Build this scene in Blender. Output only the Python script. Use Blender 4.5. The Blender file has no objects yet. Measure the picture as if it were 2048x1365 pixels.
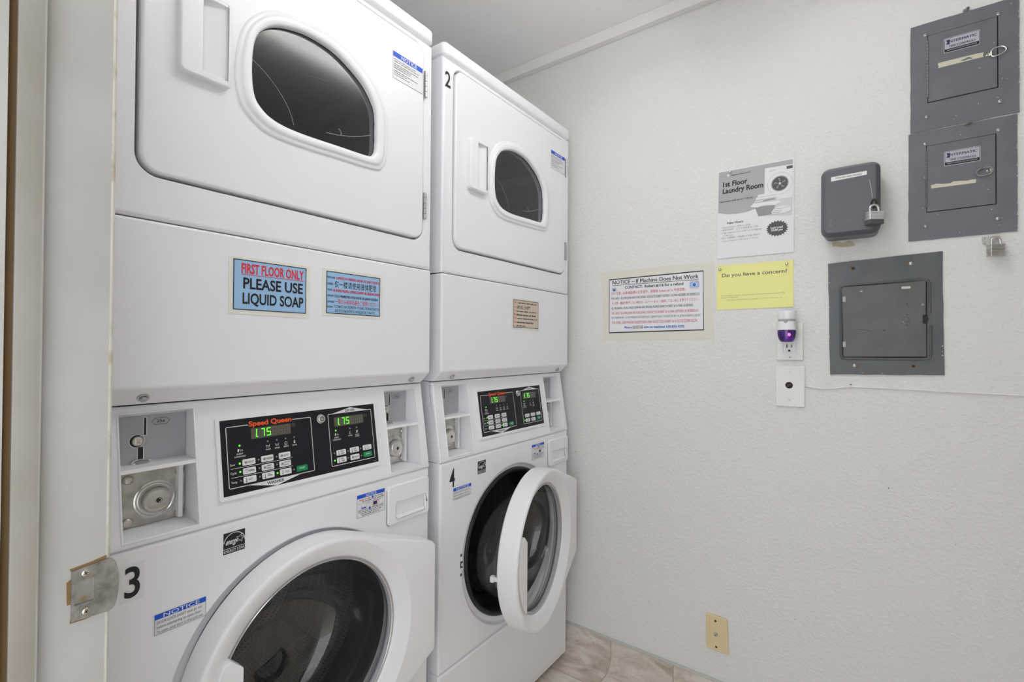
import bpy, bmesh, math, random
from mathutils import Vector, Matrix
from mathutils.geometry import tessellate_polygon
pi = math.pi
S = bpy.context.scene
COL = S.collection

# ------------------------------------------------------------------ camera, world, exposure
cam_d = bpy.data.cameras.new('camera')
cam = bpy.data.objects.new('camera', cam_d)
COL.objects.link(cam)
cam_d.sensor_width = 36.0
cam_d.lens = 966.38 * 36.0 / 2048.0
cam_d.clip_start = 0.02
right = Vector((0.804294, 0.594197, 0.006429))
up = Vector((0.000922, -0.012067, 0.999927))
back = Vector((0.594231, -0.804229, -0.010253))
cam.matrix_world = Matrix(((right.x, up.x, back.x, 0.93), (right.y, up.y, back.y, 0.0),
                           (right.z, up.z, back.z, 1.19), (0, 0, 0, 1)))
S.camera = cam
world = bpy.data.worlds.new('hallway_fill')  # ambient fill added to brighten the room, standing in for unseen hall light
S.world = world
world.use_nodes = True
world.node_tree.nodes['Background'].inputs[0].default_value = (0.93, 0.96, 1.0, 1)
world.node_tree.nodes['Background'].inputs[1].default_value = 2.15
S.view_settings.view_transform = 'Standard'
S.view_settings.look = 'None'
S.view_settings.gamma = 1.0
S.view_settings.use_curve_mapping = False
S.view_settings.exposure = 0.1
S.cycles.diffuse_bounces = 8
S.cycles.max_bounces = 16
S.cycles.transparent_max_bounces = 12
LAMP = 11.0

# ------------------------------------------------------------------ materials
def mat(name, col, rough=0.5, metal=0.0, emit=0.0, coat=0.0, spec=None):
    m = bpy.data.materials.new(name)
    m.use_nodes = True
    b = m.node_tree.nodes['Principled BSDF']
    b.inputs['Base Color'].default_value = (*col, 1)
    b.inputs['Roughness'].default_value = rough
    b.inputs['Metallic'].default_value = metal
    if coat: b.inputs['Coat Weight'].default_value = coat; b.inputs['Coat Roughness'].default_value = 0.08
    if spec is not None: b.inputs['Specular IOR Level'].default_value = spec
    if emit:
        b.inputs['Emission Color'].default_value = (*col, 1)
        b.inputs['Emission Strength'].default_value = emit
    return m

def N(m, t, **kw):
    n = m.node_tree.nodes.new(t)
    for k, v in kw.items(): setattr(n, k, v)
    return n
def L(m, a, b): m.node_tree.links.new(a, b)
def bsdf(m): return m.node_tree.nodes['Principled BSDF']

def add_bump(m, scale, dist, strength=1.0, detail=3.0, coord='Object', rough=0.55, vor=None):
    tc = N(m, 'ShaderNodeTexCoord')
    nz = N(m, 'ShaderNodeTexNoise'); nz.inputs['Scale'].default_value = scale
    nz.inputs['Detail'].default_value = detail; nz.inputs['Roughness'].default_value = rough
    L(m, tc.outputs[coord], nz.inputs['Vector'])
    h = nz.outputs['Fac']
    if vor:
        n2 = N(m, 'ShaderNodeTexNoise'); n2.inputs['Scale'].default_value = vor
        n2.inputs['Detail'].default_value = 2.0
        L(m, tc.outputs[coord], n2.inputs['Vector'])
        rp = N(m, 'ShaderNodeValToRGB'); rp.color_ramp.elements[0].position = 0.42; rp.color_ramp.elements[1].position = 0.6
        L(m, n2.outputs['Fac'], rp.inputs[0])
        ad = N(m, 'ShaderNodeMath', operation='MULTIPLY_ADD'); ad.inputs[1].default_value = 0.7
        L(m, rp.outputs[0], ad.inputs[0]); L(m, h, ad.inputs[2]); h = ad.outputs[0]
    bp = N(m, 'ShaderNodeBump'); bp.inputs['Strength'].default_value = strength
    bp.inputs['Distance'].default_value = dist
    L(m, h, bp.inputs['Height']); L(m, bp.outputs['Normal'], bsdf(m).inputs['Normal'])

def tint_noise(m, c1, c2, scale, lo=0.35, hi=0.65, detail=4.0, coord='Object'):
    tc = N(m, 'ShaderNodeTexCoord')
    nz = N(m, 'ShaderNodeTexNoise'); nz.inputs['Scale'].default_value = scale; nz.inputs['Detail'].default_value = detail
    L(m, tc.outputs[coord], nz.inputs['Vector'])
    rp = N(m, 'ShaderNodeValToRGB')
    rp.color_ramp.elements[0].position = lo; rp.color_ramp.elements[0].color = (*c1, 1)
    rp.color_ramp.elements[1].position = hi; rp.color_ramp.elements[1].color = (*c2, 1)
    L(m, nz.outputs['Fac'], rp.inputs[0]); L(m, rp.outputs[0], bsdf(m).inputs['Base Color'])

M = {}
M['enamel'] = mat('white_enamel', (0.85, 0.85, 0.88), 0.32)
add_bump(M['enamel'], 260, 0.0002, 0.25, 2)
M['plastic'] = mat('white_plastic', (0.86, 0.86, 0.885), 0.3)
M['seam'] = mat('dark_gap', (0.025, 0.025, 0.025), 0.8)
M['wall'] = mat('wall_paint', (0.77, 0.77, 0.755), 0.7)
add_bump(M['wall'], 190, 0.0010, 0.85, 3, vor=110)
M['ceil'] = mat('ceiling_paint', (0.92, 0.917, 0.91), 0.8)
add_bump(M['ceil'], 70, 0.0015, 0.5, 3)
M['cove'] = mat('grey_cove_cap', (0.55, 0.55, 0.53), 0.35)
M['trimw'] = mat('trim_paint', (0.82, 0.815, 0.79), 0.5)
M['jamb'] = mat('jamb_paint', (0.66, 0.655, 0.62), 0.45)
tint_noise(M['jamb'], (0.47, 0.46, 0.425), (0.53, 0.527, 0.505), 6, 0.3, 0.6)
M['stopp'] = mat('doorstop_paint', (0.58, 0.56, 0.52), 0.5)
tint_noise(M['stopp'], (0.29, 0.265, 0.22), (0.345, 0.32, 0.285), 7, 0.3, 0.6)
M['edge'] = mat('worn_edge_paint', (0.66, 0.64, 0.55), 0.5)
tint_noise(M['edge'], (0.52, 0.48, 0.36), (0.70, 0.69, 0.62), 40, 0.35, 0.5)
M['brown'] = mat('bare_wood', (0.24, 0.15, 0.06), 0.7)
M['rubber'] = mat('black_rubber', (0.012, 0.012, 0.012), 0.28)
M['black'] = mat('black_print', (0.012, 0.012, 0.014), 0.5)
M['ink'] = mat('grey_ink', (0.10, 0.10, 0.11), 0.6)
M['lightink'] = mat('faded_ink', (0.33, 0.33, 0.34), 0.6)
M['face'] = mat('black_faceplate', (0.011, 0.011, 0.016), 0.5, spec=0.3)
M['white'] = mat('white_print', (0.80, 0.80, 0.80), 0.5)
M['cream'] = mat('masking_paper', (0.73, 0.72, 0.64), 0.6)
M['tapew'] = mat('white_masking_tape', (0.79, 0.78, 0.72), 0.6)
M['paper'] = mat('white_paper', (0.80, 0.80, 0.83), 0.6)
M['clearlabel'] = mat('label_film', (0.78, 0.78, 0.80), 0.4)
M['yellow'] = mat('yellow_paper', (0.88, 0.86, 0.33), 0.6)
M['bluep'] = mat('blue_paper', (0.33, 0.54, 0.80), 0.45)
M['pinkp'] = mat('peach_paper', (0.66, 0.55, 0.45), 0.5)
M['red'] = mat('red_print', (0.72, 0.035, 0.05), 0.5)
M['redf'] = mat('faded_red_print', (0.62, 0.13, 0.16), 0.5)
M['redlt'] = mat('pale_red_print', (0.68, 0.26, 0.20), 0.5)
M['orange'] = mat('orange_print', (0.86, 0.10, 0.015), 0.5)
M['blue'] = mat('blue_print', (0.005, 0.09, 0.60), 0.45)
M['bluet'] = mat('blue_text', (0.02, 0.17, 0.62), 0.5)
M['ltblue'] = mat('pale_blue_print', (0.42, 0.55, 0.85), 0.5)
M['navy'] = mat('navy_print', (0.02, 0.025, 0.11), 0.5)
M['green'] = mat('green_button', (0.0, 0.26, 0.09), 0.4)
M['lcd'] = mat('lcd_window', (0.10, 0.095, 0.075), 0.25)
M['ghost'] = mat('unlit_segment', (0.135, 0.128, 0.10), 0.4)
M['dim'] = mat('dark_lens', (0.035, 0.033, 0.03), 0.5)
M['led'] = mat('lit_segment', (0.12, 1.0, 0.03), 0.4, emit=1.1)
M['ledoff'] = mat('unlit_indicator', (0.25, 0.25, 0.25), 0.4)
M['scratch'] = mat('glass_scratch', (0.24, 0.25, 0.27), 0.5)
M['chrome'] = mat('polished_metal', (0.72, 0.71, 0.68), 0.18, 1.0)
M['steel'] = mat('galvanized_steel', (0.55, 0.54, 0.50), 0.38, 1.0)
tint_noise(M['steel'], (0.46, 0.45, 0.41), (0.62, 0.61, 0.57), 60)
M['nickel'] = mat('warm_nickel', (0.68, 0.63, 0.55), 0.25, 1.0)
M['dullsteel'] = mat('worn_strike_metal', (0.36, 0.345, 0.32), 0.5, 0.8)
tint_noise(M['dullsteel'], (0.24, 0.225, 0.20), (0.42, 0.405, 0.38), 90)
M['screw'] = mat('screw_metal', (0.55, 0.55, 0.55), 0.35, 0.9)
M['coinp'] = mat('grey_coin_plate', (0.44, 0.45, 0.48), 0.45)
M['grey'] = mat('grey_enamel', (0.135, 0.142, 0.165), 0.42)
tint_noise(M['grey'], (0.145, 0.151, 0.170), (0.168, 0.174, 0.194), 18)
M['grey2'] = mat('greenish_grey_enamel', (0.115, 0.125, 0.13), 0.4)
tint_noise(M['grey2'], (0.088, 0.097, 0.102), (0.112, 0.119, 0.126), 14)
M['grey2d'] = mat('greenish_grey_door', (0.125, 0.135, 0.125), 0.42)
tint_noise(M['grey2d'], (0.098, 0.106, 0.095), (0.118, 0.126, 0.118), 16)
M['greyt'] = mat('grey_plastic', (0.112, 0.112, 0.132), 0.35)
M['greyl'] = mat('embossed_grey', (0.15, 0.15, 0.172), 0.35)
M['locksteel'] = mat('bright_lock_steel', (0.82, 0.82, 0.82), 0.32, 0.85)
M['tape'] = mat('torn_tape', (0.66, 0.62, 0.50), 0.6)
M['silver'] = mat('silver_label', (0.50, 0.50, 0.55), 0.4)
M['ivory'] = mat('ivory_plastic', (0.74, 0.61, 0.36), 0.4)
M['socket'] = mat('socket_white', (0.80, 0.80, 0.79), 0.35)
M['rust'] = mat('rust', (0.20, 0.115, 0.05), 0.8)
M['plaster'] = mat('bare_plaster', (0.55, 0.50, 0.36), 0.9)
add_bump(M['plaster'], 120, 0.003, 1.0, 4)
M['pale'] = mat('paint_chip', (0.66, 0.64, 0.60), 0.7)
M['ltgrey'] = mat('light_grey_plastic', (0.42, 0.42, 0.45), 0.4)
M['pg1'] = mat('poster_grey', (0.42, 0.42, 0.44), 0.6)
M['pg2'] = mat('poster_dark', (0.09, 0.09, 0.10), 0.6)
M['pg3'] = mat('poster_midgrey', (0.27, 0.27, 0.28), 0.6)
M['pg4'] = mat('poster_pale', (0.66, 0.66, 0.68), 0.6)
M['lens'] = mat('lamp_diffuser', (1.0, 0.99, 0.97), 0.5, emit=LAMP)
M['pinkled'] = mat('pink_led', (1.0, 0.10, 0.55), 0.4, emit=2.5)

def glass(name, tint, rough=0.02, edge=None):
    m = bpy.data.materials.new(name); m.use_nodes = True
    nt = m.node_tree; nt.nodes.clear()
    out = N(m, 'ShaderNodeOutputMaterial'); mix = N(m, 'ShaderNodeMixShader')
    tr = N(m, 'ShaderNodeBsdfTransparent'); gl = N(m, 'ShaderNodeBsdfGlossy')
    gl.inputs['Roughness'].default_value = rough
    lf = N(m, 'ShaderNodeLayerWeight'); lf.inputs['Blend'].default_value = 0.5
    pw = N(m, 'ShaderNodeMath', operation='POWER'); pw.inputs[1].default_value = 3.2 if edge else 5.0
    ma = N(m, 'ShaderNodeMath', operation='MULTIPLY_ADD'); ma.inputs[1].default_value = 0.90; ma.inputs[2].default_value = 0.08
    L(m, lf.outputs['Facing'], pw.inputs[0]); L(m, pw.outputs[0], ma.inputs[0])
    if edge:
        lw = N(m, 'ShaderNodeLayerWeight'); lw.inputs['Blend'].default_value = 0.35
        rp = N(m, 'ShaderNodeValToRGB')
        rp.color_ramp.elements[0].color = (*tint, 1); rp.color_ramp.elements[1].color = (*edge, 1)
        L(m, lw.outputs['Facing'], rp.inputs[0]); L(m, rp.outputs[0], tr.inputs[0])
    else:
        tr.inputs[0].default_value = (*tint, 1)
    L(m, ma.outputs[0], mix.inputs[0]); L(m, tr.outputs[0], mix.inputs[1]); L(m, gl.outputs[0], mix.inputs[2])
    if edge:
        df = N(m, 'ShaderNodeBsdfDiffuse'); df.inputs[0].default_value = (.8, .82, .82, 1)
        m2 = N(m, 'ShaderNodeMixShader'); m2.inputs[0].default_value = 0.03
        L(m, mix.outputs[0], m2.inputs[1]); L(m, df.outputs[0], m2.inputs[2]); L(m, m2.outputs[0], out.inputs[0])
    else: L(m, mix.outputs[0], out.inputs[0])
    return m
M['bowl'] = glass('bowl_glass', (0.90, 0.91, 0.90), 0.02, (0.45, 0.46, 0.46))
M['dryglass'] = glass('dryer_window_glass', (0.50, 0.51, 0.54), 0.14)

def drum_mat(name, col, rough, nx, ny, r, metal=0.9):
    # steel with rows of perforations, laid out in the drum's own UVs (arc length, depth)
    m = mat(name, col, rough, metal)
    uv = N(m, 'ShaderNodeUVMap'); sp = N(m, 'ShaderNodeSeparateXYZ'); L(m, uv.outputs[0], sp.inputs[0])
    def math_(op, a, b=None):
        n = N(m, 'ShaderNodeMath', operation=op)
        for i, q in enumerate((a, b)):
            if q is None: continue
            if isinstance(q, (int, float)): n.inputs[i].default_value = q
            else: L(m, q, n.inputs[i])
        return n.outputs[0]
    fx = math_('SUBTRACT', math_('FRACT', math_('MULTIPLY', sp.outputs[0], nx)), 0.5)
    fy = math_('SUBTRACT', math_('FRACT', math_('MULTIPLY', sp.outputs[1], ny)), 0.5)
    d = math_('SQRT', math_('ADD', math_('MULTIPLY', fx, fx), math_('MULTIPLY', fy, fy)))
    band = math_('GREATER_THAN', math_('FRACT', math_('MULTIPLY', sp.outputs[1], ny / 4.0)), 0.26)
    hole = math_('MULTIPLY', math_('LESS_THAN', d, r), band)
    mx = N(m, 'ShaderNodeMix', data_type='RGBA')
    mx.inputs[6].default_value = (*col, 1); mx.inputs[7].default_value = (0.01, 0.01, 0.01, 1)
    L(m, hole, mx.inputs[0]); L(m, mx.outputs[2], bsdf(m).inputs['Base Color'])
    iv = math_('SUBTRACT', metal, math_('MULTIPLY', hole, metal)); L(m, iv, bsdf(m).inputs['Metallic'])
    return m
M['drum'] = drum_mat('perforated_drum', (0.24, 0.228, 0.21), 0.42, 105, 110, 0.23, 0.6)
M['drydrum'] = mat('dryer_drum', (0.50, 0.50, 0.50), 0.45, 0.2)

def floor_mat():
    m = mat('stone_look_vinyl', (0.6, 0.55, 0.5), 0.35)
    uv = N(m, 'ShaderNodeUVMap')
    mp = N(m, 'ShaderNodeMapping'); mp.inputs['Location'].default_value = (-0.163 + 0.0, 0.064, 0)
    L(m, uv.outputs[0], mp.inputs['Vector'])
    br = N(m, 'ShaderNodeTexBrick'); br.offset = 0.0; br.squash = 1.0
    br.inputs['Scale'].default_value = 1.0; br.inputs['Mortar Size'].default_value = 0.0019
    br.inputs['Brick Width'].default_value = 0.229; br.inputs['Row Height'].default_value = 0.229
    br.inputs['Mortar Smooth'].default_value = 0.3
    br.inputs['Color1'].default_value = (0, 0, 0, 1); br.inputs['Color2'].default_value = (1, 1, 1, 1)
    L(m, mp.outputs[0], br.inputs['Vector'])
    # per-tile shift, then stretched marbling
    ad = N(m, 'ShaderNodeVectorMath', operation='MULTIPLY_ADD')
    L(m, br.outputs['Color'], ad.inputs[0]); ad.inputs[1].default_value = (3.1, 5.7, 1.3); L(m, uv.outputs[0], ad.inputs[2])
    st = N(m, 'ShaderNodeMapping'); st.inputs['Rotation'].default_value = (0, 0, 0.9); st.inputs['Scale'].default_value = (1.0, 2.6, 1)
    L(m, ad.outputs[0], st.inputs['Vector'])
    n1 = N(m, 'ShaderNodeTexNoise'); n1.inputs['Scale'].default_value = 6.5; n1.inputs['Detail'].default_value = 7
    n1.inputs['Distortion'].default_value = 1.3; L(m, st.outputs[0], n1.inputs['Vector'])
    rp = N(m, 'ShaderNodeValToRGB'); e = rp.color_ramp.elements
    e[0].position = 0.30; e[0].color = (0.44, 0.36, 0.29, 1)
    e[1].position = 0.70; e[1].color = (0.80, 0.75, 0.69, 1)
    k = e.new(0.46); k.color = (0.62, 0.54, 0.465, 1)
    k = e.new(0.56); k.color = (0.72, 0.655, 0.585, 1)
    L(m, n1.outputs['Fac'], rp.inputs[0])
    n2 = N(m, 'ShaderNodeTexNoise'); n2.inputs['Scale'].default_value = 11; n2.inputs['Detail'].default_value = 6
    n2.inputs['Distortion'].default_value = 2.4; L(m, st.outputs[0], n2.inputs['Vector'])
    vr = N(m, 'ShaderNodeValToRGB'); e = vr.color_ramp.elements
    e[0].position = 0.475; e[0].color = (1, 1, 1, 1); e[1].position = 0.525; e[1].color = (1, 1, 1, 1)
    k = e.new(0.50); k.color = (0.62, 0.55, 0.49, 1)
    L(m, n2.outputs['Fac'], vr.inputs[0])
    mu = N(m, 'ShaderNodeMix', data_type='RGBA', blend_type='MULTIPLY'); mu.inputs[0].default_value = 0.42
    L(m, rp.outputs[0], mu.inputs[6]); L(m, vr.outputs[0], mu.inputs[7])
    gr = N(m, 'ShaderNodeMix', data_type='RGBA'); gr.inputs[7].default_value = (0.42, 0.35, 0.28, 1)
    L(m, br.outputs['Fac'], gr.inputs[0]); L(m, mu.outputs[2], gr.inputs[6])
    L(m, gr.outputs[2], bsdf(m).inputs['Base Color'])
    bp = N(m, 'ShaderNodeBump'); bp.inputs['Strength'].default_value = 0.6; bp.inputs['Distance'].default_value = 0.0015
    bp.invert = True
    L(m, br.outputs['Fac'], bp.inputs['Height']); L(m, bp.outputs['Normal'], bsdf(m).inputs['Normal'])
    return m
M['floor'] = floor_mat()

# ------------------------------------------------------------------ mesh helpers
def rr(x0, y0, x1, y1, r, seg=5):
    rs = r if isinstance(r, (tuple, list)) else (r,) * 4      # bl, br, tr, tl
    pts = []
    for (cx, cy, a0, q) in ((x0 + rs[0], y0 + rs[0], pi, rs[0]), (x1 - rs[1], y0 + rs[1], 1.5 * pi, rs[1]),
                            (x1 - rs[2], y1 - rs[2], 0, rs[2]), (x0 + rs[3], y1 - rs[3], 0.5 * pi, rs[3])):
        if q <= 1e-6: pts.append((cx, cy)); continue
        for i in range(seg + 1):
            a = a0 + 0.5 * pi * i / seg
            pts.append((cx + q * math.cos(a), cy + q * math.sin(a)))
    return pts
def circ(cx, cy, r, seg=32, ry=None):
    return [(cx + r * math.cos(2 * pi * i / seg), cy + (ry or r) * math.sin(2 * pi * i / seg)) for i in range(seg)]
def smooth_closed(P, sub=5):
    out = []; n = len(P)
    for i in range(n):
        p0, p1, p2, p3 = P[i - 1], P[i], P[(i + 1) % n], P[(i + 2) % n]
        for j in range(sub):
            t = j / sub
            out.append(tuple(0.5 * (2 * p1[k] + (p2[k] - p0[k]) * t + (2 * p0[k] - 5 * p1[k] + 4 * p2[k] - p3[k]) * t * t
                                    + (3 * p1[k] - p0[k] - 3 * p2[k] + p3[k]) * t ** 3) for k in (0, 1)))
    return out
def offset_poly(P, d):
    # inward (d>0) for a counter-clockwise outline
    n = len(P); out = []
    for i in range(n):
        a, b, c = Vector(P[i - 1]), Vector(P[i]), Vector(P[(i + 1) % n])
        e1 = (b - a); e2 = (c - b)
        if e1.length < 1e-9: e1 = e2
        if e2.length < 1e-9: e2 = e1
        n1 = Vector((-e1.y, e1.x)).normalized(); n2 = Vector((-e2.y, e2.x)).normalized()
        nn = (n1 + n2)
        nn = nn.normalized() if nn.length > 1e-9 else n1
        out.append(tuple(b + nn * d / max(0.35, nn.dot(n1))))
    return out

_glyphs = {}
def glyphs(s, bold):
    key = (s, bold)
    if key not in _glyphs:
        c = bpy.data.curves.new('lettering_source', 'FONT')
        c.body = s; c.size = 1; c.offset = bold; c.resolution_u = 2 if len(s) > 12 else (4 if len(s) > 3 else 10)
        o = bpy.data.objects.new('lettering_source', c); COL.objects.link(o)
        ev = o.evaluated_get(bpy.context.evaluated_depsgraph_get())
        me = ev.to_mesh()
        vs = [(v.co.x, v.co.y) for v in me.vertices]; fs = [tuple(p.vertices) for p in me.polygons]
        ev.to_mesh_clear()
        bpy.data.objects.remove(o); bpy.data.curves.remove(c)
        _glyphs[key] = (vs, fs)
    return _glyphs[key]

def F(a, b, n): return (n, a, b)          # machine front: a along the row, b up, n towards the room
class MB:
    def __init__(s, fn=F): s.v = []; s.f = []; s.m = []; s.fn = fn; s.uv = {}
    def raw(s, vs, fs, mi=0):
        o = len(s.v); s.v += [tuple(v) for v in vs]
        for f in fs: s.f.append(tuple(o + i for i in f)); s.m.append(mi)
        return o
    def box(s, a0, b0, n0, a1, b1, n1, mi=0):
        c = [s.fn(a, b, n) for n in (n0, n1) for b in (b0, b1) for a in (a0, a1)]
        s.raw(c, [(0, 1, 3, 2), (4, 5, 7, 6), (0, 1, 5, 4), (2, 3, 7, 6), (0, 2, 6, 4), (1, 3, 7, 5)], mi)
    def quad(s, pts, mi=0): s.raw(pts, [tuple(range(len(pts)))], mi)
    def flat(s, poly, n, mi=0, holes=()):
        if not holes: s.raw([s.fn(a, b, n) for a, b in poly], [tuple(range(len(poly)))], mi); return
        loops = [poly] + list(holes); vs = [p for l in loops for p in l]
        tr = tessellate_polygon([[Vector((a, b, 0)) for a, b in l] for l in loops])
        s.raw([s.fn(a, b, n) for a, b in vs], tr, mi)
    def plate(s, outer, n0, n1, mi=0, holes=(), back=True, inner=True):
        loops = [outer] + list(holes)
        vs = [p for l in loops for p in l]; k = len(vs)
        if holes: tr = tessellate_polygon([[Vector((a, b, 0)) for a, b in l] for l in loops])
        else: tr = [tuple(range(k))]
        V = [s.fn(a, b, n1) for a, b in vs] + [s.fn(a, b, n0) for a, b in vs]
        Fc = [tuple(t) for t in tr]
        if back: Fc += [tuple(k + i for i in reversed(t)) for t in tr]
        o = 0
        for l in (loops if inner else loops[:1]):
            q = len(l)
            for i in range(q):
                j = (i + 1) % q
                Fc.append((o + i, o + j, k + o + j, k + o + i))
            o += q
        s.raw(V, Fc, mi)
    def loft(s, rings, mi=0, closed=True, cap0=False, cap1=False, uv=None):
        # rings: lists of 3D points of equal length
        q = len(rings[0]); V = [p for r in rings for p in r]; Fc = []
        m = q if closed else q - 1
        for k in range(len(rings) - 1):
            for i in range(m):
                j = (i + 1) % q
                Fc.append((k * q + i, k * q + j, (k + 1) * q + j, (k + 1) * q + i))
        if cap0: Fc.append(tuple(range(q)))
        if cap1: Fc.append(tuple((len(rings) - 1) * q + i for i in range(q)))
        s.raw(V, Fc, mi)
    def panel(s, outer, n0, n1, r, holes=(), hr=0.0, hwall=True, mi=0, steps=6):
        # pressed panel: flat face, outer edges and hole edges rolled over, open at the back
        o = [offset_poly(outer, r)] + [offset_poly(h, -hr) if hr else h for h in holes]
        s.flat(o[0], n1, mi, o[1:])
        A = [(1 - math.sin(.5 * pi * k / steps), 1 - math.cos(.5 * pi * k / steps)) for k in range(steps + 1)]
        s.loft([[s.fn(a, b, n1 - r * d) for a, b in offset_poly(outer, r * f)] for f, d in A] + [[s.fn(a, b, n0) for a, b in outer]], mi)
        for h in holes:
            R = [[s.fn(a, b, n1 - hr * d) for a, b in (offset_poly(h, -hr * f) if hr else h)] for f, d in A] if hr else [[s.fn(a, b, n1) for a, b in h]]
            if hwall: R.append([s.fn(a, b, n0) for a, b in h])
            if len(R) > 1: s.loft(R, mi)
    def lathe(s, prof, ca, cb, seg=48, mi=0, cap0=False, cap1=False):
        s.loft([[s.fn(ca + r * math.cos(2 * pi * i / seg), cb + r * math.sin(2 * pi * i / seg), n) for i in range(seg)]
                for r, n in prof], mi, True, cap0, cap1)
    def tube(s, pts, r, seg=8, mi=0, closed=False, caps=True):
        P = [Vector(p) for p in pts]; n = len(P); rings = []
        ref = None
        for i in range(n):
            a = P[i - 1] if (i or closed) else P[i]; b = P[(i + 1) % n] if (i < n - 1 or closed) else P[i]
            t = (b - a).normalized()
            if ref is None:
                ref = Vector((0, 0, 1)) if abs(t.z) < 0.8 else Vector((1, 0, 0))
            x = (ref - t * ref.dot(t)).normalized(); y = t.cross(x); ref = x
            rings.append([P[i] + (x * math.cos(2 * pi * k / seg) + y * math.sin(2 * pi * k / seg)) * r for k in range(seg)])
        if closed: rings.append(rings[0])
        s.loft(rings, mi, True, caps and not closed, caps and not closed)
    def dome(s, ca, cb, n0, r, h, mi=0, seg=16):
        prof = [(r, n0)] + [(r * math.cos(t), n0 + h * math.sin(t)) for t in (0.3, 0.6, 0.9, 1.2)] + [(r * 0.05, n0 + h)]
        s.lathe(prof, ca, cb, seg, mi, False, True)
    def strip(s, pts, w, n, mi=0, closed=False):
        P = [Vector(p) for p in pts]; k = len(P); A = []; B = []
        for i in range(k):
            a = P[i - 1] if (i or closed) else P[i]; b = P[(i + 1) % k] if (i < k - 1 or closed) else P[i]
            t = (b - a).normalized(); q = Vector((-t.y, t.x)) * w / 2
            A.append(P[i] + q); B.append(P[i] - q)
        V = [s.fn(p.x, p.y, n) for p in A] + [s.fn(p.x, p.y, n) for p in B]
        s.raw(V, [(i, (i + 1) % k, k + (i + 1) % k, k + i) for i in range(k if closed else k - 1)], mi)
    def rect(s, a0, b0, a1, b1, n, mi=0): s.flat([(a0, b0), (a1, b0), (a1, b1), (a0, b1)], n, mi)
    def frame(s, a0, b0, a1, b1, w, n, mi=0):
        s.flat([(a0, b0), (a1, b0), (a1, b1), (a0, b1)], n, mi, [[(a0 + w, b0 + w), (a1 - w, b0 + w), (a1 - w, b1 - w), (a0 + w, b1 - w)]])
    def text(s, t, a0, a1, b0, b1, n, mi=0, bold=0.0, cap=0.69, slant=0.0, keep=False):
        heavy = bold if any(c in t for c in 'MWМ') and bold else 0
        vs, fs = glyphs(t, 0 if heavy else bold)
        if not vs: return
        x0 = min(v[0] for v in vs); x1 = max(v[0] for v in vs)
        ky = (b1 - b0) / cap; kx = (a1 - a0) / (x1 - x0)
        for k, d in enumerate((-.8, 0, .8) if heavy else (0,)):     # overprinted strokes thicken letters that would fold on themselves
            s.raw([s.fn(a0 + (x - x0 + d * heavy) * kx + slant * y * ky, b0 + y * ky, n + .00008 * k) for x, y in vs], fs, mi)
    def words(s, a0, a1, b, h, n, mi=0, seed=0):
        # a line of print too small to read: broken word-length strokes
        rnd = random.Random(seed); a = a0
        while a < a1 - h:
            w = min(rnd.uniform(1.6, 5.5) * h, a1 - a); c = a
            while c < a + w - 0.3 * h:
                g = rnd.uniform(0.35, 0.75) * h; q = rnd.uniform(0.6, 1.0) * h
                s.rect(c, b, min(c + g * 0.75, a + w), b + q, n, mi); c += g
            a += w + 0.7 * h
    def build(s, name, mats, parent=None, loc=(0, 0, 0), bevel=0.0, seg=3, angle=38, smooth=True, uvfn=None, weighted=False):
        me = bpy.data.meshes.new(name)
        me.from_pydata([tuple(Vector(v)) for v in s.v], [], s.f)
        if isinstance(mats, str): mats = [mats]
        for k in mats: me.materials.append(M[k])
        for p, i in zip(me.polygons, s.m): p.material_index = i
        if uvfn:
            ul = me.uv_layers.new(name='UVMap')
            for lp in me.loops: ul.data[lp.index].uv = uvfn(*me.vertices[lp.vertex_index].co)
        bm = bmesh.new(); bm.from_mesh(me)
        bmesh.ops.remove_doubles(bm, verts=bm.verts, dist=1e-6)
        bmesh.ops.recalc_face_normals(bm, faces=bm.faces)
        for f in bm.faces: f.smooth = smooth
        if not bevel and smooth:
            for e in bm.edges:
                if len(e.link_faces) == 2 and e.calc_face_angle(0) > math.radians(angle): e.smooth = False
        bm.to_mesh(me); bm.free()
        o = bpy.data.objects.new(name, me); COL.objects.link(o)
        o.location = loc
        if parent: o.parent = parent
        if weighted:
            b = o.modifiers.new('normals', 'WEIGHTED_NORMAL'); b.keep_sharp = True; b.weight = 80
        if bevel:
            b = o.modifiers.new('rounding', 'BEVEL'); b.width = bevel; b.segments = seg
            b.limit_method = 'ANGLE'; b.angle_limit = math.radians(angle); b.harden_normals = True; b.use_clamp_overlap = False
        return o
def tag(o, label, cat, group=None):
    o['label'] = label; o['category'] = cat
    if group: o['group'] = group
    return o
def thing(name, label, cat, loc, rz=0.0, group=None):
    o = bpy.data.objects.new(name, None); COL.objects.link(o)
    o.empty_display_size = 0.05
    o.location = loc; o.rotation_euler = (0, 0, rz)
    return tag(o, label, cat, group)
def struct(o): o['kind'] = 'structure'; return o
def dup(o, parent=None):
    c = o.copy(); COL.objects.link(c)
    if parent: c.parent = parent
    for ch in list(o.children): dup(ch, c)
    return c
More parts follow.
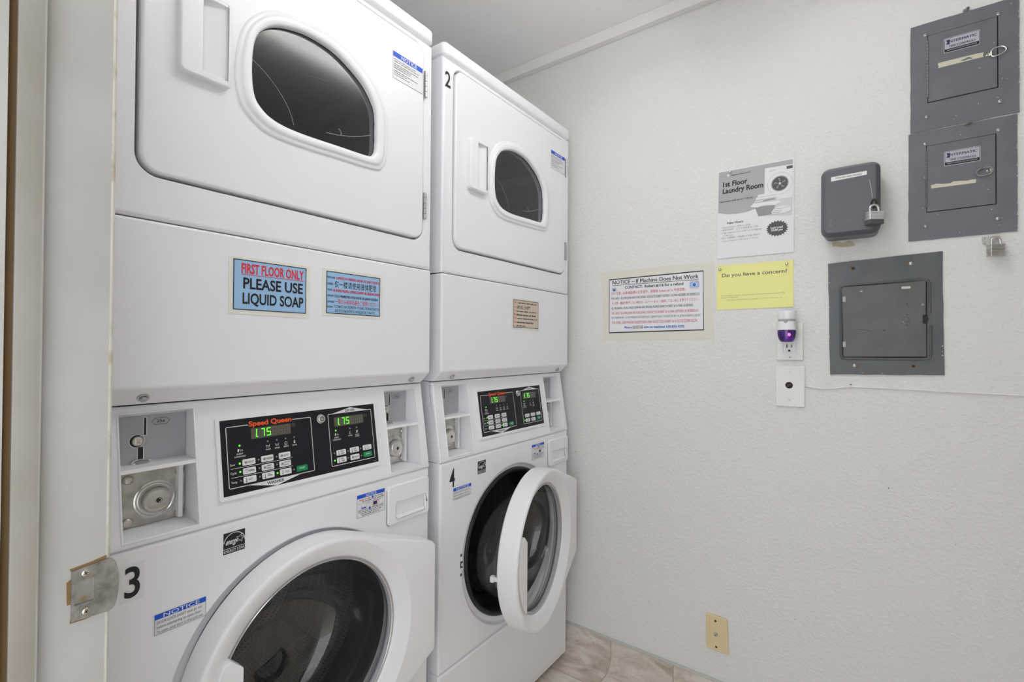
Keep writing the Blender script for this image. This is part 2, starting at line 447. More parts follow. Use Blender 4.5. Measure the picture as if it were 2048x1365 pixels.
def seven(mb, ch, a, b, w, h, n, mi, t):
    segs = {'1': 'bc', '7': 'abc', '5': 'afgcd', '8': 'abcdefg'}[ch]
    sl = 0.10 * w
    def R(x0, y0, x1, y1):
        mb.flat([(a + x + sl * y / h, b + y) for x, y in ((x0, y0), (x1, y0), (x1, y1), (x0, y1))], n, mi)
    if 'a' in segs: R(t, h - t, w - t * .3, h)
    if 'g' in segs: R(t * .6, h / 2 - t / 2, w - t * .6, h / 2 + t / 2)
    if 'd' in segs: R(t * .3, 0, w - t, t)
    if 'f' in segs: R(0, h / 2, t, h - t * .4)
    if 'b' in segs: R(w - t, h / 2 + t * .2, w, h - t * .2)
    if 'e' in segs: R(0, t * .4, t, h / 2)
    if 'c' in segs: R(w - t, t * .2, w, h / 2 - t * .2)

# ------------------------------------------------------------------ the room
WY = 1.67; CZ = 2.375; XL, XR = -0.86, 2.3
def box3(mb, x0, y0, z0, x1, y1, z1, mi=0):
    c = [(x, y, z) for z in (z0, z1) for y in (y0, y1) for x in (x0, x1)]
    mb.raw(c, [(0, 1, 3, 2), (4, 5, 7, 6), (0, 1, 5, 4), (2, 3, 7, 6), (0, 2, 6, 4), (1, 3, 7, 5)], mi)
def room():
    m = MB()
    # floor with its cove curling up the far wall, one sheet of vinyl
    R_ = 0.05; prof = [(-1.6, 0.0, 0.0)]; 
    y0 = WY - 0.005 - R_; prof.append((y0, 0.0, y0 + 1.6))
    for i in range(1, 9):
        a = 0.5 * pi * i / 8
        prof.append((y0 + R_ * math.sin(a), R_ * (1 - math.cos(a)), y0 + 1.6 + R_ * a))
    prof.append((WY - 0.005, 0.107, y0 + 1.6 + R_ * pi / 2 + 0.057))
    uvd = {}
    V = []; Fc = []
    for x in (XL, XR):
        for (y, z, v) in prof: V.append((x, y, z)); uvd[(round(y, 4), round(z, 4))] = v
    k = len(prof)
    Fc = [(i, i + 1, k + i + 1, k + i) for i in range(k - 1)]
    m.raw(V, Fc)
    o = m.build('floor', 'floor', uvfn=lambda x, y, z: (x, uvd[(round(y, 4), round(z, 4))]))
    struct(o)
    m = MB(); box3(m, XL - .1, WY, -.02, XR + .1, WY + .1, CZ + .05); struct(m.build('wall_back', 'wall'))
    m = MB(); box3(m, XL - .1, 0.03, -.02, XL, WY, CZ + .05); struct(m.build('wall_left', 'wall'))
    m = MB(); box3(m, XR, 0.03, -.02, XR + .1, WY, CZ + .05); struct(m.build('wall_right', 'wall'))
    m = MB(); box3(m, XL - .1, -1.6, CZ, XR + .1, WY + .1, CZ + .1); struct(m.build('ceiling', 'ceil'))
    m = MB()
    box3(m, XL, 0.03, 0, 0.25, 0.163, CZ); box3(m, 1.17, 0.03, 0, XR, 0.163, CZ); box3(m, 0.25, 0.03, 2.08, 1.17, 0.163, CZ)
    struct(m.build('wall_front', 'wall'))
    m = MB(); box3(m, XL, WY - .0275, 2.3326, XR, WY, CZ); struct(m.build('trim_1', 'trimw', bevel=.002, seg=2))
    m = MB(); box3(m, XL, WY - .009, 0.105, XR, WY, 0.1125); struct(m.build('trim_2', 'cove', bevel=.002, seg=2))
room()

def door_frame():
    # left jamb of the doorway the picture is taken through: old outer jamb, bare groove, stop, rebate
    m = MB()
    P = [(.25, -.06, 0), (.282, -.06, 0), (.282, .0805, 1), (.274, .0805, 1), (.274, .0865, 2), (.282, .0868, 2),
         (.2826, .088, 2), (.2826, .1050, 0), (.2815, .1067, 0), (.270, .107, 0), (.270, .1610, 3), (.2692, .1632, 3), (.2668, .1652, 3), (.2640, .1660, 0), (.25, .166, 0)]
    k = len(P)
    m.raw([(x, y, z) for z in (0, 2.06) for x, y, _ in P], [], 0)
    for i in range(k):
        m.f.append((i, (i + 1) % k, k + (i + 1) % k, k + i)); m.m.append(P[i][2])
    # bare wood chipped round the strike plate
    m.raw([(.2703, y, z) for y, z in [(.1315, .9575), (.150, .9600), (.1615, .9625), (.1615, .9575), (.1335, .9540)]], [(0, 1, 2, 3, 4)], 1)
    m.raw([(.2703, y, z) for y, z in [(.1295, .9445), (.134, .948), (.134, .921), (.1300, .9215)]], [(0, 1, 2, 3)], 1)
    m.raw([(.2703, y, z) for y, z in [(.1325, .9015), (.145, .9010), (.150, .9020), (.150, .905), (.1325, .905)]], [(0, 1, 2, 3, 4)], 1)
    struct(m.build('door_1', ['jamb', 'brown', 'stopp', 'edge'], angle=30))
    m = MB(); box3(m, 1.15, -.06, 0, 1.17, .166, 2.08); box3(m, .25, -.06, 2.06, 1.15, .166, 2.08); struct(m.build('trim_3', 'jamb'))
door_frame()

def strike_plate():
    J = lambda a, b, n: (.270 + n - .270, a - .15, b - .90)
    t = thing('strike_plate', 'worn steel door strike plate screwed to the white jamb at left', 'strike plate', (.270, .15, .90))
    m = MB(J)
    out = [(.1330, .9036), (.1640, .9022), (.1668, .9035), (.1690, .9065), (.1706, .9120), (.1718, .9210), (.1722, .9300), (.1719, .9390), (.1708, .9470), (.1692, .9530), (.1670, .9572), (.1640, .9592), (.1330, .9550)]
    hole = [(.1354, .9194), (.1354, .9434), (.1507, .9434), (.1507, .9194)]
    m.plate(out, .0004, .0024, 0, [hole])
    m.build('plate', 'dullsteel', t)
    m = MB(J); m.rect(.1350, .9190, .1510, .9440, .0006, 0); m.flat(circ(.1432, .9228, .0022, 14), .0008, 1)
    m.build('latch_pocket', ['steel', 'brown'], t)
    for a, b in ((.1440, .9500), (.1448, .9100)):
        m = MB(J); m.dome(a, b, .0024, .0034, .0010, 0, 16)
        for r in (0.4, 0.4 + pi / 2):
            d = Vector((math.cos(r), math.sin(r))) * .0017; w = Vector((-d.y, d.x)).normalized() * .0004
            c = Vector((a, b))
            m.flat([tuple(c - d - w), tuple(c + d - w), tuple(c + d + w), tuple(c - d + w)], .00345, 1)
        m.build('screw', ['nickel', 'seam'], t)
strike_plate()

def ceiling_light():
    t = thing('ceiling_light', 'white fluorescent strip light with two bare tubes, hung just below the ceiling', 'ceiling light', (0.60, 0.84, CZ))
    h = -.12
    m = MB(); box3(m, -.03, -.48, h, .03, .48, h + .025); m.build('batten', 'enamel', t, bevel=.004)
    for y in (-.32, .32):
        m = MB(); m.tube([(0, y, 0), (0, y, h + .01)], .006, 10); m.build('hanger', 'screw', t)
    for x in (-.06, .06):
        m = MB(); m.tube([(x, -.46, h - .022), (x, .46, h - .022)], .019, 16, caps=True); m.build('tube', 'lens', t)
    for y in (-.47, .47):
        m = MB(); box3(m, -.085, y - .015, h - .045, .085, y + .015, h + .02); m.build('lamp_holder', 'plastic', t, bevel=.003)
ceiling_light()

# ------------------------------------------------------------------ the machines
W_ = 0.683
Y1, Y2 = 0.214, 0.937
RZ1 = math.radians(0.67)
R1 = Matrix.Translation((.008, Y1, 0)) @ Matrix.Rotation(RZ1, 4, 'Z')      # near stack, turned a hair
R2 = Matrix.Translation((0, Y2, 0))
def at(R, x, u, z): return R @ Vector((x, u, z))

def notice_bar(m, a0, b0, a1, b1, bar, n, edge=True):
    # white label with a blue NOTICE bar: materials 0 film, 1 blue, 2 white, 3 ink
    m.plate([(a0, b0), (a1, b0), (a1, b1), (a0, b1)], n - .0004, n, 0)
    if edge: m.frame(a0, b0, a1, b1, .0006, n + .0002, 3)
    m.rect(a0, b1 - bar, a1, b1, n + .0003, 1)

DZ = 1.088
def make_dryer():
    fn = lambda a, b, n: (n, a, b - DZ)
    t = thing('tumble_dryer', '', 'dryer', (0, 0, 0), 0, 'dryers stacked on the washers')
    m = MB(fn)
    # upper cabinet: front frame with the door opening, and the box behind it
    m.panel([(0, 1.3895), (W_, 1.3895), (W_, 1.9815), (0, 1.9815)], -.03, 0, .0085, [rr(.0395, 1.4585, .6515, 1.9675, .034, 8)], .003)
    c = lambda x, u, z: (x, u, z - DZ)
    V = [c(x, u, z) for x in (-.66, -.0299) for z in (1.3905, 1.9813) for u in (0, W_)]
    m.raw(V, [(0, 1, 3, 2), (0, 1, 5, 4), (2, 3, 7, 6), (0, 2, 6, 4), (1, 3, 7, 5)])
    m.build('cabinet', 'enamel', t, weighted=True)
    m = MB(fn)
    m.plate(rr(.012, 1.404, W_ - .012, 1.9675, .02), -.026, -.016, 0, [circ(.345, 1.70, .20, 40)])
    m.build('inner_front', 'ltgrey', t)
    for b in (1.380, 1.972):
        m = MB(fn); m.box(.010, b, -.64, W_ - .010, b + .018, -.011); m.build('seam_gap', 'seam', t)
    m = MB(fn)
    P = [(.012, 1.9825), (.008, 1.984), (.002, 1.988), (0, 1.991), (0, 2.013), (.0012, 2.0175), (.004, 2.021), (.009, 2.023), (.016, 2.0235)]
    m.loft([[(x, u, z - DZ) for x, u in rr(-.69 + d, -.002 + d, .005 - d, W_ + .002 - d, (.004, max(.003, .016 - d), max(.003, .016 - d), .004), 5)] for d, z in P], 0, True, True, True)
    m.build('top_lid', 'enamel', t, angle=35)
    # lower front panel, bevelled under
    m = MB(fn)
    P = [(-.66, 1.3875), (0, 1.3875), (0, 1.118), (-.033, 1.0905), (-.66, 1.0905)]
    m.loft([[(x, u, z - DZ) for x, z in P] for u in (0, W_)], 0, True, True, True)
    pn = m.build('lower_panel', 'enamel', t, bevel=.0055, seg=5, angle=25)
    B = lambda a, b, n: (-.0165 + .74 * b + .673 * n, a, 1.103 + .673 * b - .74 * n - DZ)   # on the bevel
    for u in (.060, .632):
        m = MB(B); m.lathe([(.0085, .0003), (.0085, .0012), (.0075, .0018), (.0055, .0018)], u, 0, 20, 0, True)
        m.lathe([(.0054, .0018), (.0054, .0055), (.0044, .0064)], u, 0, 6, 0, False, True)
        m.build('bolt', 'screw', pn, angle=30)
    # door: skin with the window and the scoop cut through
    gl = [(.2115, 1.70), (.217, 1.755), (.236, 1.786), (.264, 1.805), (.309, 1.818), (.354, 1.8195), (.394, 1.812), (.440, 1.790),
          (.466, 1.770), (.489, 1.735), (.493, 1.69), (.492, 1.645), (.486, 1.629), (.470, 1.621), (.390, 1.617), (.300, 1.6135), (.252, 1.619), (.229, 1.632), (.216, 1.652)]
    ou = [(.1825, 1.69), (.188, 1.742), (.203, 1.784), (.234, 1.820), (.268, 1.838), (.312, 1.847), (.362, 1.8495), (.412, 1.843), (.463, 1.818),
          (.498, 1.785), (.521, 1.745), (.528, 1.70), (.526, 1.635), (.517, 1.610), (.495, 1.5965), (.40, 1.591), (.310, 1.587), (.248, 1.589), (.220, 1.601), (.196, 1.622), (.185, 1.652)]
    GL = smooth_closed(gl[::-1], 5); OU = smooth_closed(ou[::-1], 5)
    scoop = [(.127, 1.652), (.1665, 1.652), (.1665, 1.779), (.127, 1.779)]
    m = MB(fn)
    m.panel(rr(.0445, 1.4635, .6475, 1.9630, .030, 8), -.014, .006, .005, [GL])
    dr = m.build('door', 'enamel', t, weighted=True)
    # raised bezel round the window
    m = MB(fn)
    O2 = offset_poly(OU, .005)
    n = 120
    def resample(P, n):
        d = [0]; k = len(P)
        c = (.355, 1.715); out = []
        A = sorted((math.atan2(p[1] - c[1], p[0] - c[0]), p) for p in P)
        for i in range(n):
            a = -pi + 2 * pi * i / n
            j = next((q for q in range(k) if A[q][0] > a), 0)
            (a1, p1), (a0, p0) = A[j], A[j - 1]
            da = (a1 - a0) % (2 * pi); f = ((a - a0) % (2 * pi)) / da if da else 0
            out.append((p0[0] + (p1[0] - p0[0]) * f, p0[1] + (p1[1] - p0[1]) * f))
        return out
    ro = resample(OU, n); ri = resample(GL, n)
    mixp = lambda f: [(o[0] + (i[0] - o[0]) * f, o[1] + (i[1] - o[1]) * f) for o, i in zip(ro, ri)]
    rings = [[fn(a, b, x) for a, b in mixp(f)] for f, x in ((0, .0055), (.02, .0085), (.06, .0100), (.16, .0108), (.32, .0112), (.36, .0128), (.42, .0148), (.52, .0156), (.84, .0150), (.94, .0135), (1.0, .0095), (1.0, -.004))]
    m.loft(rings, 0)
    m.build('window_frame', 'plastic', dr, angle=50)
    m = MB(fn); m.flat(mixp(.97), .0015)
    m.strip([(.214, 1.722), (.230, 1.714), (.246, 1.703), (.261, 1.690), (.274, 1.676), (.285, 1.661), (.293, 1.645), (.298, 1.628)], .0010, .0018, 1); m.strip([(.330, 1.742), (.380, 1.752), (.420, 1.748)], .0004, .0018, 1)
    m.strip([(.400, 1.660), (.407, 1.652), (.405, 1.646)], .0018, .0018, 1); m.strip([(.370, 1.640), (.400, 1.645), (.430, 1.653), (.460, 1.664), (.485, 1.676)], .0012, .0018, 1)
    m.build('window_glass', ['dryglass', 'scratch'], dr)
    m = MB(fn)
    q1 = mixp(.985); q2 = mixp(1.07)
    m.loft([[fn(a, b, .0030) for a, b in q1], [fn(a, b, .0034) for a, b in mixp(1.015)], [fn(a, b, .0020) for a, b in mixp(1.03)]], 0)
    m.build('window_gasket', 'rubber', dr)
    # pull handle with its scooped pocket
    m = MB(fn)
    hx = .021
    out = rr(.0925, 1.640, .1715, 1.787, (.010, .006, .006, .010), 4)
    k = len(out) // 4; A_ = [out[i * k:(i + 1) * k] for i in range(4)]      # bl, br, tr, tl arcs
    sb, sr, st, sl = scoop
    for pg in (A_[3] + A_[0] + [sb, sl], [A_[0][-1], A_[1][0], sr, sb], A_[1] + A_[2] + [st, sr], [A_[2][-1], A_[3][0], sl, st]): m.flat(pg, hx)
    q = len(out)
    m.raw([fn(a, b, hx) for a, b in out] + [fn(a, b, .004) for a, b in out], [(i, (i + 1) % q, q + (i + 1) % q, q + i) for i in range(q)])
    lft, rgt, lo, hi = .127, .1665, 1.652, 1.779
    p = lambda a, b, n_: fn(a, b, n_)
    xl, xr = .0066, .0175
    m.quad([p(lft, lo, hx), p(lft, hi, hx), p(lft, hi, xl), p(lft, lo, xl)])
    m.quad([p(lft, lo, xl), p(lft, hi, xl), p(rgt, hi, xr), p(rgt, lo, xr)])
    m.quad([p(lft, lo, hx), p(lft, lo, xl), p(rgt, lo, xr), p(rgt, lo, hx)])
    m.quad([p(lft, hi, hx), p(lft, hi, xl), p(rgt, hi, xr), p(rgt, hi, hx)])
    m.build('door_handle', 'plastic', dr, bevel=.0035, seg=3)
    # notice label at the hinge side
    m = MB(fn)
    a0, a1, b0, b1, n = .5435, .6405, 1.836, 1.9015, .0066
    notice_bar(m, a0, b0, a1, b1, .0125, n)
    m.text('NOTICE', a0 + .026, a1 - .020, b1 - .0105, b1 - .002, n + .0005, 2, .01)
    for i, (w, s0) in enumerate(((.78, 1), (.92, 2), (.9, 3), (.62, 4), (.58, 5), (.86, 6), (.45, 7), (.55, 8))):
        m.words(a0 + .004, a0 + .004 + w * .088, b1 - .0195 - i * .0047 - (.002 if i > 1 else 0) - (.002 if i > 4 else 0), .0023, n + .0004, 3, s0)
    m.build('notice_label', ['clearlabel', 'blue', 'white', 'ink'], dr)
    for b0 in (1.833, 1.5165):
        m = MB(fn)
        m.box(.6495, b0, .002, .6565, b0 + .0685, .0068)
        for k in range(5):
            z = b0 + .0137 * k
            m.tube([fn(.6530, z + .0008, .0068), fn(.6530, z + .0129, .0068)], .0034, 10)
        m.build('hinge', 'screw', t)
    # the drum behind the window
    m = MB(fn)
    m.lathe([(.205, -.022), (.275, -.06), (.285, -.10), (.285, -.56), (.27, -.60), (.02, -.605)], .3415, 1.70, 56, 0, False, True)
    for k in range(3):
        a = 0.6 + k * 2 * pi / 3
        rings = []
        for n_ in (-.08, -.58):
            rg = []
            for dt, r in ((-.16, .285), (-.08, .245), (0, .225), (.08, .245), (.16, .285)):
                rg.append(fn(.3415 + r * math.cos(a + dt), 1.70 + r * math.sin(a + dt), n_))
            rings.append(rg)
        m.loft(rings, 0, True, True, True)
    m.build('drum', 'drydrum', t)
    return t

WX = .3415; WZ = .560
def hull(points):
    P = sorted(set((round(x, 6), round(y, 6)) for x, y in points))
    def half(P):
        h = []
        for p in P:
            while len(h) > 1 and (h[-1][0] - h[-2][0]) * (p[1] - h[-2][1]) - (h[-1][1] - h[-2][1]) * (p[0] - h[-2][0]) <= 0: h.pop()
            h.append(p)
        return h
    a = half(P); b = half(P[::-1])
    return a[:-1] + b[:-1]
def ray_r(H, th):
    d = (math.cos(th), math.sin(th)); best = 0
    for i in range(len(H)):
        (x1, y1), (x2, y2) = H[i], H[(i + 1) % len(H)]
        ex, ey = x2 - x1, y2 - y1; den = d[0] * ey - d[1] * ex
        if abs(den) < 1e-12: continue
        t = (x1 * ey - y1 * ex) / den; s = (x1 * d[1] - y1 * d[0]) / den
        if t > 0 and -1e-6 <= s <= 1 + 1e-6: best = max(best, t)
    return best

HX, HU = .020, .655
def make_washer_door(parent, angle):
    fn = lambda a, b, n: (n - HX, a - HU, b - WZ)
    H = hull(circ(0, 0, .239, 96) + circ(.3080, .134, .005, 12) + circ(.3080, -.126, .005, 12))
    n = 144; A = [2 * pi * i / n for i in range(n)]; RO = [ray_r(H, a) for a in A]
    m = MB(fn)
    def ring(f, x): return [fn(WX + f(i) * math.cos(a), WZ + f(i) * math.sin(a), x if not callable(x) else x(i)) for i, a in enumerate(A)]
    ear = [max(0.0, min(1.0, (RO[i] - .239) / .08)) for i in range(n)]
    rings = [ring(lambda i: .198, -.003), ring(lambda i: RO[i] - .005, -.003), ring(lambda i: RO[i], .002)]
    for k in range(7):
        ph = .5 * pi * k / 6
        rings.append(ring(lambda i: RO[i] - .007 * (1 - math.cos(ph)), lambda i: .0525 + .007 * math.sin(ph) - .004 * ear[i]))
    rings += [ring(lambda i: .2275, .0590), ring(lambda i: .1985, .0425), ring(lambda i: .1955, .0400), ring(lambda i: .1940, .037),
              ring(lambda i: .1935, .034), ring(lambda i: .1935, .004), ring(lambda i: .198, -.003)]
    m.loft(rings, 0)
    d = m.build('door', 'plastic', parent, loc=(HX, HU, WZ), angle=24)
    d.rotation_euler = (0, 0, angle)
    # grip: a plate across the lower left of the opening
    m = MB(fn)
    r = .205; c = -.152
    a0 = pi - math.asin(.088 / r); a1 = pi + math.acos(-c / r)
    P = [(WX + c, WZ + .070), (WX - .1725, WZ + .091)] + [(WX + r * math.cos(a0 + (a1 - a0) * i / 16), WZ + r * math.sin(a0 + (a1 - a0) * i / 16)) for i in range(17)]
    m.plate(P[::-1], .032, .0545, 0)
    m.build('door_handle', 'plastic', d, bevel=.003, seg=3)
    m = MB(fn)
    m.lathe([(.1945, .037), (.190, .0365), (.1865, .031), (.1865, .020), (.189, .010), (.1945, .010)], WX, WZ, 96)
    m.lathe([(.1900, .0372), (.1888, .0385), (.1872, .0372)], WX, WZ, 96, 1); m.lathe([(.1868, .0200), (.1850, .0215), (.1868, .0235)], WX, WZ, 96, 2)
    m.build('trim_ring', ['ltgrey', 'chrome', 'rubber'], d)
    m = MB(fn)
    prof = [(.1875, .033, 0, 0), (.185, .018, 0, 0), (.181, -.015, 0, 0), (.168, -.055, 0, -.008), (.147, -.095, -.006, -.020), (.128, -.118, -.012, -.030), (.108, -.130, -.016, -.036), (.080, -.136, -.018, -.040), (.04, -.138, -.018, -.040), (.002, -.1385, -.018, -.040)]
    m.loft([[fn(WX + du + q * math.cos(2 * pi * i / 80), WZ + dz + q * math.sin(2 * pi * i / 80), x) for i in range(80)] for q, x, du, dz in prof], 0, True, False, True)
    m.build('glass_bowl', 'bowl', d)
    m = MB(fn)
    m.box(WX - .232, WZ - .022, -.016, WX - .224, WZ - .010, .010); m.box(WX - .236, WZ - .024, -.024, WX - .222, WZ - .008, -.012)
    m.build('latch_hook', 'white', d, bevel=.002, seg=2)
    return d

K_ = -.161; CT, ST = .987, .159
def T(a, b, n): return (K_ * (b - .884) + n * CT, a, b + n * ST)        # on the leaning control panel

def make_display(t):
    m = MB(T)
    a0, a1, b0, b1 = .170, .5215, .908, 1.0545
    m.plate(rr(a0, b0, a1, b1, .004), .0005, .0045, 0)
    m.rect(.1765, .9155, .5175, 1.0495, .0048, 1)
    n = .0051; w = .0012
    # washer outline, broken for the maker's name, and the arrow-shaped labels
    m.strip([(.226, 1.0365), (.188, 1.0365), (.1865, 1.035), (.1865, .929), (.188, .9275), (.3525, .9275), (.354, .929), (.354, 1.035), (.3525, 1.0365), (.3135, 1.0365)], w, n, 2)
    m.strip([(.3965, 1.0375), (.395, 1.036), (.395, .9285), (.3965, .927), (.5065, .927), (.508, .9285), (.508, 1.036), (.5065, 1.0375)], w, n, 2, True)
    m.flat([(.216, .928), (.2735, .9155), (.328, .928)], n, 2)
    m.text('WASHER', .2545, .288, .9205, .9258, n + .0003, 1, .012)
    m.flat([(.4015, 1.037), (.5025, 1.037), (.4515, 1.0475)], n, 2)
    m.text('DRYER', .439, .464, 1.0388, 1.0440, n + .0003, 1, .012)
    m.text('Speed Queen', .2275, .312, 1.0335, 1.0425, n, 3, .03)
    for i, (s, b) in enumerate((('Sort', .9665), ('Cycle', .9515), ('Temp', .9355))):
        m.text(s, .190, .190 + (.0085, .0105, .0105)[i], b, b + .0042, n, 2)
    m.strip([(.191, .9615), (.308, .9615)], .0007, n, 2); m.strip([(.191, .9457), (.308, .9457)], .0007, n, 2)
    # pictograms under the status lights
    def icon(kind, a, b, s=.0062):
        if kind == 'tub': m.strip([(a - s / 2, b + s * .4), (a - s * .42, b - s * .35), (a + s * .42, b - s * .35), (a + s / 2, b + s * .4)], .0007, n, 2); m.strip([(a - s * .4, b + s * .05), (a + s * .4, b + s * .05)], .0006, n, 2)
        if kind == 'spin': m.strip(circ(a, b, s * .4, 12), .0007, n, 2, True); m.rect(a - s * .5, b - s * .5, a + s * .5, b - s * .4, n, 2)
        if kind == 'lock': m.rect(a - s * .22, b - s * .5, a + s * .22, b + s * .05, n, 2); m.strip(circ(a, b + s * .2, s * .2, 10), .0007, n, 2, True)
        if kind == 'coin': m.flat([(a - s * .7, b - s * .3), (a - s * .3, b - s * .45), (a - s * .1, b + s * .4), (a - s * .55, b + s * .45)], n, 2); m.frame(a + s * .15, b - s * .3, a + s * .85, b + s * .15, .0005, n, 2)
        if kind == 'heat': m.strip([(a - s * .35, b - s * .4), (a, b - s * .1), (a - s * .3, b + s * .1), (a + s * .1, b + s * .45)], .0008, n, 2); m.rect(a - s * .4, b - s * .55, a + s * .4, b - s * .45, n, 2)
        if kind == 'fan': m.strip([(a - s * .35, b - s * .45), (a + s * .35, b + s * .45)], .0016, n, 2); m.strip([(a + s * .35, b - s * .3), (a - s * .35, b + s * .4)], .0012, n, 2)
    for a, kind, s in ((.261, 'tub', 'WASH'), (.279, 'tub', 'RINSE'), (.297, 'spin', 'SPIN'), (.315, 'lock', 'DOOR')):
        icon(kind, a, .9925); m.text(s, a - .0048, a + .0048, .9845, .9872, n, 2, .01)
    for a in (.2085, .412):
        icon('coin', a, .9925); m.text('INSERT', a - .006, a + .006, .9848, .9875, n, 2, .01); m.text('COINS/CARD', a - .010, a + .010, .9800, .9827, n, 2, .01)
    for a, kind, s in ((.447, 'heat', 'DRYING'), (.465, 'fan', 'COOL')):
        icon(kind, a, .9922); m.text(s, a - .0052, a + .0052, .9842, .9868, n, 2, .01)
    m.text('DOWN', .460, .470, .9805, .9830, n, 2, .01)
    m.words(.503, .511, .9185, .0013, n, 4, 3)
    o = m.build('display_panel', ['plastic', 'face', 'white', 'orange', 'ledoff'], t, bevel=0)
    # buttons
    def button(a, b, label, icon_kind=None, green=False):
        q = MB(T); w2, h2 = .0232, .0112
        q.plate(rr(a, b, a + w2, b + h2, .0018, 3), .0050, .0064, 0)
        nn = .0067
        lines = label.split('|')
        if green:
            q.text(lines[0], a + .0055, a + w2 - .0055, b + .0045, b + .0078, nn, 1, .01)
        else:
            x0 = a + .0035; c = b + h2 / 2
            if icon_kind == 'temp': q.rect(x0 + .0012, c - .0038, x0 + .0022, c + .0038, nn, 1); q.flat(circ(x0 + .0017, c - .0034, .0012, 10), nn, 1)
            elif icon_kind == 'shirt': q.strip([(x0, c + .002), (x0 + .001, c + .003), (x0 + .004, c + .003), (x0 + .005, c + .002), (x0 + .0038, c + .001), (x0 + .0038, c - .003), (x0 + .0012, c - .003), (x0 + .0012, c + .001)], .0005, nn, 1, True)
            else: q.strip(circ(x0 + .0022, c, .0021, 10), .0008, nn, 1, True); q.rect(x0 + .001, c - .001, x0 + .0034, c + .0006, nn, 1)
            k = len(lines)
            for i, s in enumerate(lines):
                hh = .0036 if k == 1 else .0031
                bb = c - hh / 2 if k == 1 else (c + .0007 if i == 0 else c - .0042)
                q.text(s, a + .0095, a + .0095 + min(.0118, .0022 * len(s)), bb, bb + hh, nn, 1, .008)
        q.build('start_button' if green else 'button', ['green' if green else 'white', 'white' if green else 'ink'], o)
    xs = (.2115, .246, .2805)
    for r, (b, row) in enumerate(((.9637, (('LIGHT', 'drop'), ('MEDIUM', 'drop'), ('HEAVY', 'drop'))),
                                  (.9478, (('NORMAL', 'shirt'), ('PERM|PRESS', 'drop'), ('DELICATES|KNIT', 'drop'))),
                                  (.9322, (('HOT', 'temp'), ('WARM', 'temp'), ('COLD', 'temp'))))):
        for a, (s, k) in zip(xs, row): button(a, b, s, k)
    button(.3150, .9322, 'START', None, True)
    for a, s, k in ((.408, 'HIGH|TEMP', 'temp'), (.442, 'LOW|TEMP', 'temp'), (.4765, 'NO|HEAT', 'temp')): button(a, .9475, s, k)
    for a, s, k in ((.408, 'MED|TEMP', 'temp'), (.442, 'DELICATE', 'drop')): button(a, .9317, s, k)
    button(.4765, .9322, 'START', None, True)
    # status lights
    lit = [(.207, .969), (.207, .954), (.276, .938), (.2085, 1.001), (.403, .938), (.411, 1.001)]
    dark = [(.2075, .938), (.2415, .9695), (.242, .954), (.242, .938), (.276, .969), (.276, .954), (.310, .938), (.261, 1.001), (.279, 1.001), (.297, 1.001), (.315, 1.001),
            (.403, .9538), (.437, .953), (.471, .953), (.437, .938), (.4715, .937), (.447, 1.001), (.465, 1.001)]
    for k, (a, b) in enumerate(lit + dark):
        q = MB(T); q.lathe([(.0017, .0048), (.0016, .0056), (.0010, .0061)], a, b, 12, 0, False, True)
        q.build('indicator_light', 'led' if k < len(lit) else 'ledoff', o)
    # two lit price displays
    for a0, a1 in ((.2305, .3092), (.409, .4853)):
        q = MB(T); n = .0050
        q.rect(a0, 1.0092, a1, 1.0292, n, 0)
        q.rect(a1 + .0008, 1.0215, a1 + .010, 1.0292, n, 3)
        for k, ch in enumerate('1758' + '88'):
            a = a0 + .0045 + k * .0117
            if k < 3:
                if ch == '1':
                    q.flat([(a + .0042, 1.0125), (a + .0058, 1.0125), (a + .0072, 1.0270), (a + .0056, 1.0270)], n + .0004, 2)
                    q.rect(a + .0068, 1.0118, a + .0084, 1.0136, n + .0004, 2)
                else: seven(q, ch, a + .0015, 1.0120, .0080, .0150, n + .0004, 2, .0015)
            else: seven(q, '8', a + .0015, 1.0120, .0080, .0150, n + .0003, 1, .0014)
        q.build('price_display', ['lcd', 'ghost', 'led', 'dim'], o)
    q = MB(T)
    q.lathe([(.0098, .0046), (.0098, .009), (.0085, .0105), (.0082, .0125), (.0074, .0132), (.0050, .0132), (.0046, .0122), (.0034, .0122), (.0030, .0132), (.0004, .0132)], .3755, 1.0300, 28, 0, False, True)
    q.strip([(.3755 + .0040 * math.cos(a), 1.03 + .0040 * math.sin(a)) for a in [pi / 2 + .5 + (2 * pi - 1.0) * i / 14 for i in range(15)]], .0010, .0136, 1)
    q.rect(.3750, 1.0300, .3760, 1.0355, .0136, 1)
    q.build('key_lock', ['chrome', 'seam'], o, angle=30)

